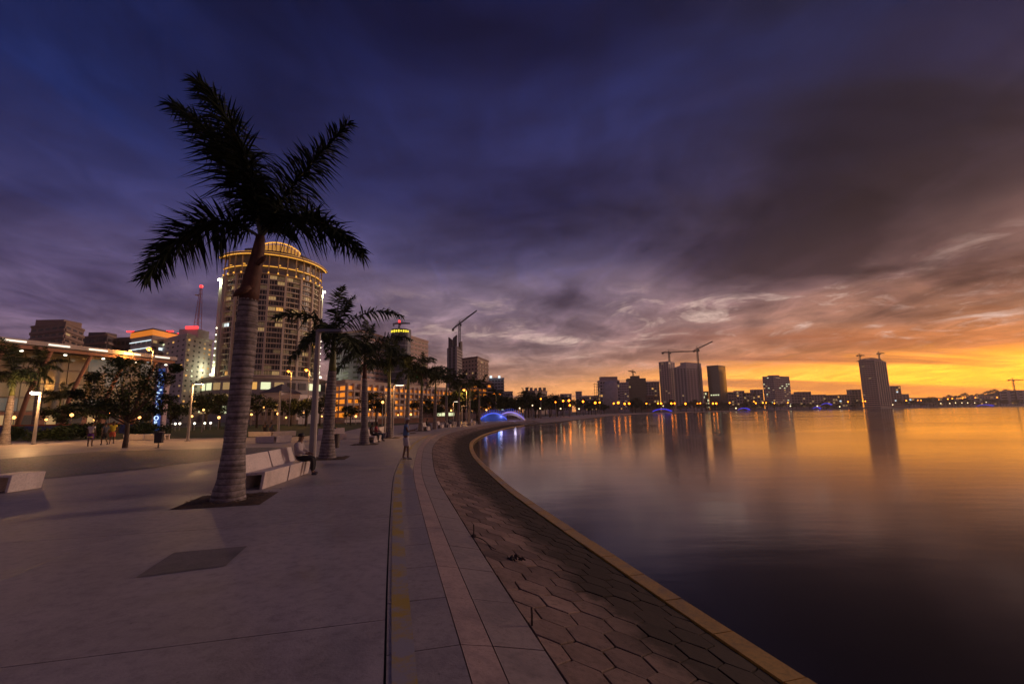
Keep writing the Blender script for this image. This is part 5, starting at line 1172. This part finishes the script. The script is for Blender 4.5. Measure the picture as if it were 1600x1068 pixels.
names = ['just right of the dark glass tower', 'second right of the dark glass tower', 'third right of the dark glass tower', 'left of the office slab', 'right of the office slab', 'with antennas, midway to the leaning tower', 'long and pale, midway to the leaning tower', 'beside the blue light, pale', 'with a row of small lights left of the leaning tower', 'touching the leaning tower on its left', 'touching the leaning tower on its right', 'second right of the leaning tower', 'red-roofed, below the twin towers', 'low, right of the broad hill block', 'flat shed on the right shore', 'flat shed near the last blue light', 'low shed left of the right shore trees']
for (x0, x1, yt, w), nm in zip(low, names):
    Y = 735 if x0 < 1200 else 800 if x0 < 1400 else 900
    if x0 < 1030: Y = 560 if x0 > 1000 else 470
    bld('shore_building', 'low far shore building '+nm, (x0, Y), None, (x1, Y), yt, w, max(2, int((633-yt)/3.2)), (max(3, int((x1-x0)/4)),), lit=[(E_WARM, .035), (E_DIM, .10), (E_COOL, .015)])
r, F, z1, c = bld('office_slab', 'far office slab with rows of lit windows and roof sign', (1191, 700), (1208, 690), (1233, 708), 588, W_FAR2, 15, (5, 7), ('band', 'band'), trimm=W_FAR2, lit=[(E_GREENISH, .05), (E_WARM, .02), (E_DIM, .1)], hf=.5)
roofbox(r, (-2, 3), (15, 6, 2.2), z1+.9, W_FAR3)
r, F, z1, c = bld('leaning_tower', 'tall far tower with arched roof frames and two small cranes', (1341, 760), (1366, 746), (1383, 772), 563, W_FAR3, 22, (6, 5), ('band', 'pier'), trimm=W_FAR1, glass=M_OPEN, lit=[(E_DIM, .01)], wf=.7, hf=.5, proud=.8)
mb = MB(); pa, pb = F[0]*.9, F[2]*.9
for k in range(3):
    off = Vector((0, 4*k)); mb.tube([V(pa.x+(pb.x-pa.x)*t, pa.y+(pb.y-pa.y)*t+off.y, z1+.9+5.5*math.sin(math.pi*t)) for t in [i/10 for i in range(11)]], .5, n=5)
mb.build('roof_arch', W_FAR3, r); roofbox(r, (0, 2), (24, 14, 3.2), z1+.9, W_FAR3)
q = D(1344, 556, 760); crane((q.x+2, q.y+4, z1), 10, 9, 5, R(5), 'left small crane on the tall far tower', 0, 1.5, .32); q = D(1376, 553, 760); crane((q.x, q.y+4, z1), 13, 9, 3, R(-5), 'right small crane on the tall far tower', 0, 1.5, .32)
q = D(1588, 625, 1000); crane((q.x, q.y, 0), D(1585, 594, 1000).z, 26, 12, R(5), 'lone crane on the right shore ridge', 0, 2.0, .4)
bld('far_block', 'pale block at the far right picture edge', (1590, 1000), None, (1630, 1000), 610, W_WHITE, 5, (5,), lit=FL)

# ridge with trees behind the right shore
mb = MB(); N = 90; vs = []; rnd = random.Random(9)
for i in range(N+1):
    px = 1380+ (2300-1380)*i/N; Y = 1150
    hpx = max(2, min(22, (px-1390)*.14)) if px < 1540 else 22
    q = D(px, 600, Y); hz = hpx/FPX*Y*.92*(1+.1*math.sin(i*.9)+rnd.uniform(-.07, .07))
    vs += [(q.x, Y-70, -.1), (q.x*1.02, Y, hz), (q.x*1.2, Y+260, hz*.9), (q.x*1.25, Y+420, -.1)]
mb.add(vs, [(4*i+k, 4*i+4+k, 4*i+5+k, 4*i+1+k) for i in range(N) for k in range(3)]); struct(mb.build('hill', mat('hill_scrub', (.05, .05, .025), .9, var=.5, vscale=.05, bump=1, bscale=.3)))

# ------------------------------------------------------------------ shoreline trees, lamps and lit footbridges far off
def shoreY(px):
    d = ray(px, 640); k = d.x/d.y; best = None
    for q in JC:
        if q.y > 95 and abs(q.x-k*q.y) < .02*q.y+2 and (best is None or abs(q.x-k*q.y) < best[0]): best = (abs(q.x-k*q.y), q.y)
    return best[1] if best else 800
rnd = random.Random(12)
for i in range(40):                # row along the curve beyond the footbridge
    u = U0+112+i*5.2; p, n = jat(u); q = p-n*rnd.uniform(7, 26)
    if i % 2: row_palm((q.x, q.y, 0), rnd.uniform(6, 7.5), .24, nth(i//2+1)+' palm beyond the footbridge along the curving promenade', 200+i, low=True, group='far palms along the curving promenade', sc=1.15)
    else: round_tree((q.x, q.y, 0), i % 3, rnd.uniform(1.2, 1.7), i, nth(i//2+1)+' leafy tree beyond the footbridge along the curving promenade', 'far trees along the curving promenade')
for i in range(64):
    px = 985+ i*9.7; Y = shoreY(px)+rnd.uniform(14, 45); q = D(px+rnd.uniform(-3, 3), 640, Y)
    round_tree((q.x, q.y, 0), i % 3, rnd.uniform(1.3, 2.3)*(1 if px < 1400 else 1.5), i*.7, nth(i+1)+' far tree from the left on the opposite bay shore', 'far trees on the opposite shore')
for i in range(26):
    px = 1405+i*7.8+rnd.uniform(-2, 2); Y = 1085; hpx = max(2, min(22, (px-1390)*.14)) if px < 1540 else 22
    q = D(px, 620, Y+50); round_tree((q.x, q.y, max(0, hpx/FPX*Y*.75-2)), i % 3, rnd.uniform(1.8, 3.2), i, nth(i+1)+' tree from the left on the ridge behind the right shore', 'trees on the right ridge')
M_FARPOLE = [None]
def far_lamp(px, py, m, r, label, group):
    Y = shoreY(px)+10; q = D(px, py, Y); z = max(q.z, 3.0)
    e = empty('street_lamp', (q.x, q.y, 0), 0, label, 'street lamp', group)
    mb = MB(); mb.tube([V(0, 0, 0), V(0, 0, z-r*.6)], .14, n=5); obj('pole', mb.mesh('pole', M_STEEL), e)
    mb = MB(); mb.lathe([(.05, -r), (r*.8, -r*.5), (r, 0), (r*.7, r*.6), (.05, r)], 8, (0, 0, z)); obj('lamp_bulb', mb.mesh('lamp_bulb', m), e, True)
so = [(845, 623), (868, 628), (880, 626), (889, 625.5), (911, 627), (890, 633), (930, 629), (937, 628.5), (959, 630), (966, 629), (976, 630.5), (983, 630), (1010, 630), (1028, 630), (1033, 630), (1049, 630), (1054, 630), (1071, 630.5), (1090, 630), (1094, 629.5), (1114, 630), (1119, 630), (1140, 629), (1178, 627), (1181, 629.5), (1192, 629), (1197, 629), (1210, 629.5), (1231, 629), (1325, 627.5), (1348, 626.5), (1352, 626.5), (1379, 626), (1416, 625.5), (1434, 625), (1439, 625), (1467, 624), (1481, 623), (1488, 622.5), (1504, 622), (1524, 621), (1558, 620.5)]
for i, (px, py) in enumerate(sorted(so)): far_lamp(px, py, E_SODIUM, min(1.0, .0024*shoreY(px))*rnd.uniform(.6, 1.1), nth(i+1)+' far orange street lamp from the left on the bay shore', 'far orange street lamps')
wo = [(832, 633), (844, 638), (812, 641), (876, 641), (905, 646), (1036, 634), (1150, 638), (1277, 634), (1235, 634), (1312, 635), (1395, 632), (1470, 630), (1484, 630), (1493, 629), (1503, 629), (1512, 629), (1523, 629), (1541, 628)]
for i, (px, py) in enumerate(sorted(wo)): far_lamp(px, py, mat('far_white', (.4, .4, .4), .4, emit=(1, .74, .38), estr=3), min(.8, .0016*shoreY(px)), nth(i+1)+' low white far lamp from the left on the bay shore', 'far white lamps')
def footbridge(loc, rz, L, H, W, label, m, near=False, solid=False):
    e = empty('footbridge', loc, rz, label, 'footbridge', 'blue-lit footbridges')
    def ribbon(y0, y1, dz, th, name, mm, s0=0., s1=1., k=1.0):
        mb = MB(); n = 20; vs = []
        for i in range(n+1):
            t = s0+(s1-s0)*i/n; x = (t-.5)*L; z = H*(1-(2*t-1)**2)*k+dz
            vs += [(x, y0, z), (x, y1, z), (x, y1, z+th), (x, y0, z+th)]
        fs = [(4*i+a, 4*i+4+a, 4*i+4+(a+1) % 4, 4*i+(a+1) % 4) for i in range(n) for a in range(4)]+[(3, 2, 1, 0), (4*n, 4*n+1, 4*n+2, 4*n+3)]
        mb.add(vs, fs); return mb.build(name, mm, e)
    ribbon(-W/2, W/2, .0, .22, 'deck', W_WHITE)
    ribbon(-W/2-.12, -W/2-.02, -.45 if near else -.25, 1.0 if near else .75, 'side_fascia', W_WHITE); ribbon(W/2+.02, W/2+.12, -.25, .75, 'side_fascia', W_WHITE)
    ribbon(-W/2-.2, -W/2-.13, .15, .25 if near else H*.3, 'led_strip', m); ribbon(-W/2-.05, W/2+.05, -.12, .08, 'soffit_light', m)
    if near and solid:
        mb = MB(); n = 20; vs = []
        for i in range(n+1):
            t = i/n; x = (t-.5)*L; z = H*(1-(2*t-1)**2); vs += [(x, -W/2-.16, -.02), (x, -W/2-.16, z+.1)]
        mb.add(vs, [(2*i, 2*i+2, 2*i+3, 2*i+1) for i in range(n)]); mb.build('lit_cladding', mat('blue_cladding', (.1, .14, .4), .4, emit=(.06, .16, .6), estr=.08), e)
    if near:
        for k in range(15):
            t = (k+.5)/15; x = (t-.5)*L; z = H*(1-(2*t-1)**2); mb = MB(); mb.tube([V(x, -W/2-.05, z+.5), V(x, -W/2-.05, z+1.15)], .03, n=5); obj('rail_post', mb.mesh('rail_post', E_BLUE), e)
        ribbon(-W/2-.08, -W/2-.03, 1.12, .05, 'handrail', M_STEEL)
        pointlight('blue_glow', (-L*.28, -W/2-1.4, 1.0), 26, (.12, .3, 1) if solid else (.6, .55, 1), e, .3); pointlight('blue_glow', (L*.2, -W/2-1.4, 1.2), 18, (.2, .4, 1) if solid else (.8, .7, 1), e, .3)
    return e
q = D(770, 660, 112); footbridge((q.x, q.y, 0), R(6), 6.6, 1.55, 3, 'blue-lit arched footbridge on the promenade, left span', E_BLUE, True, True)
q = D(798, 660, 113); footbridge((q.x, q.y, 0), R(-6), 7.0, 1.75, 3, 'pale arched footbridge span with violet glow, right span', mat('violet_led', (.1, .05, .3), .4, emit=(.42, .3, 1), estr=.7), True)
for px, L, lab in [(1034, 17, 'blue-lit far footbridge below the twin towers'), (1162, 15, 'blue-lit far footbridge right of the dark glass tower'), (1276, 12, 'small blue-lit far footbridge left of the leaning tower'), (1292, 16, 'higher blue light strip left of the leaning tower'), (1540, 32, 'blue-lit far footbridge on the right shore')]:
    Y = shoreY(px)+3; q = D(px, 640, Y); footbridge((q.x, q.y, .6 if px != 1292 else 6.0), 0, L, 2.0, 3, lab, E_BLUEFAR)

# sign column with vertical lettering
q = D(241, 668, 60); sg = empty('sign_column', (q.x, q.y, 0), 0, 'tall pale column with blue and white vertical letters reading RIOR at its foot', 'sign')
zt = D(258, 572, 60).z; MB().box((.55, 0, zt/2), (1.3, .7, zt)).build('column', wallm('sign_pink', (.5, .38, .4)), sg)
MB().box((.55, -.4, zt*.5), (.8, .06, zt*.92)).build('light_panel', mat('sign_blue', (.03, .06, .2), .4, emit=(.08, .22, .9), estr=.22), sg)
for k, ch in enumerate('RIOR'[::-1]):
    cu = bpy.data.curves.new('t', 'FONT'); cu.body = ch; cu.size = .8; cu.extrude = .04; cu.align_x = 'CENTER'
    to = bpy.data.objects.new('t', cu); me = bpy.data.meshes.new_from_object(to); bpy.data.objects.remove(to); me.materials.clear(); me.materials.append(E_SIGN)
    lo = obj('letter', me, sg, loc=(.5, -.48, 1.0+k*.66)); lo.rotation_euler = (math.pi/2, 0, 0)
rnd = random.Random(3)
for k in range(10):
    mb = MB(); x = rnd.uniform(.3, .8); z = 4.0+k*(zt-4.8)/10; mb.box((x, -.46, z), (rnd.uniform(.15, .4), .05, rnd.uniform(.1, .3))); mb.build('lit_tile', E_SIGN, sg)

# blue barrier standing in for a blurred bus, low wall for road light trails
def wall_px(name, x0, y0, x1, y1, h, m, label, cat, tm=None):
    a, b = G(x0, y0), G(x1, y1); d = b-a; e = empty(name, a, math.atan2(d.y, d.x), label, cat)
    n = 8
    for k in range(n): obj('panel', cube(m), e, loc=(d.length*(k+.5)/n, 0, h/2), scale=(d.length/n*.985, .12, h))
    obj('top_rail', cube(tm or m), e, loc=(d.length/2, 0, h+.09), scale=(d.length, .16, .16)); return e
wall_px('bus_streak', -40, 681, 240, 675.5, 1.15, mat('streak_blue', (.06, .08, .22), .5, var=.2), 'long low blue barrier standing in for a blurred bus, orange rail, behind the walkers', 'streak', mat('streak_orange', (.55, .13, .03), .5))
wall_px('light_trail_wall', 590, 662, 700, 658.5, .9, W_TERRA, 'low terracotta wall standing in for road light trails behind the palm row', 'wall')
# small kiosk with white lit counter behind the palms
q = D(690, 655, 135); k_ = empty('kiosk', (q.x, q.y, 0), 0, 'low kiosk with a white lit counter behind the palm row', 'kiosk')
MB().box((0, 2, 1.5), (11, 4, 3)).build('wall', W_BROWN, k_); MB().box((0, 1.6, 3.1), (12, 5.2, .25)).build('roof', W_DARK, k_); obj('lit_counter', cube(E_GREENISH), k_, loc=(1, -.05, 1.7), scale=(6, .2, .9))

# ------------------------------------------------------------------ evening haze over the bay
HAZE = 0.00018
mh = bpy.data.materials.new('haze'); mh.use_nodes = True; nt = mh.node_tree; nt.nodes.clear()
pvn = nd(nt, 'ShaderNodeVolumePrincipled', ins={'Color': (1.0, .86, .78, 1), 'Density': HAZE, 'Anisotropy': .35})
on = nd(nt, 'ShaderNodeOutputMaterial'); nt.links.new(pvn.outputs[0], on.inputs['Volume'])
o = MB().box((0, 1350, 60), (6100, 3400, 126)).build('haze', mh); o['kind'] = 'stuff'
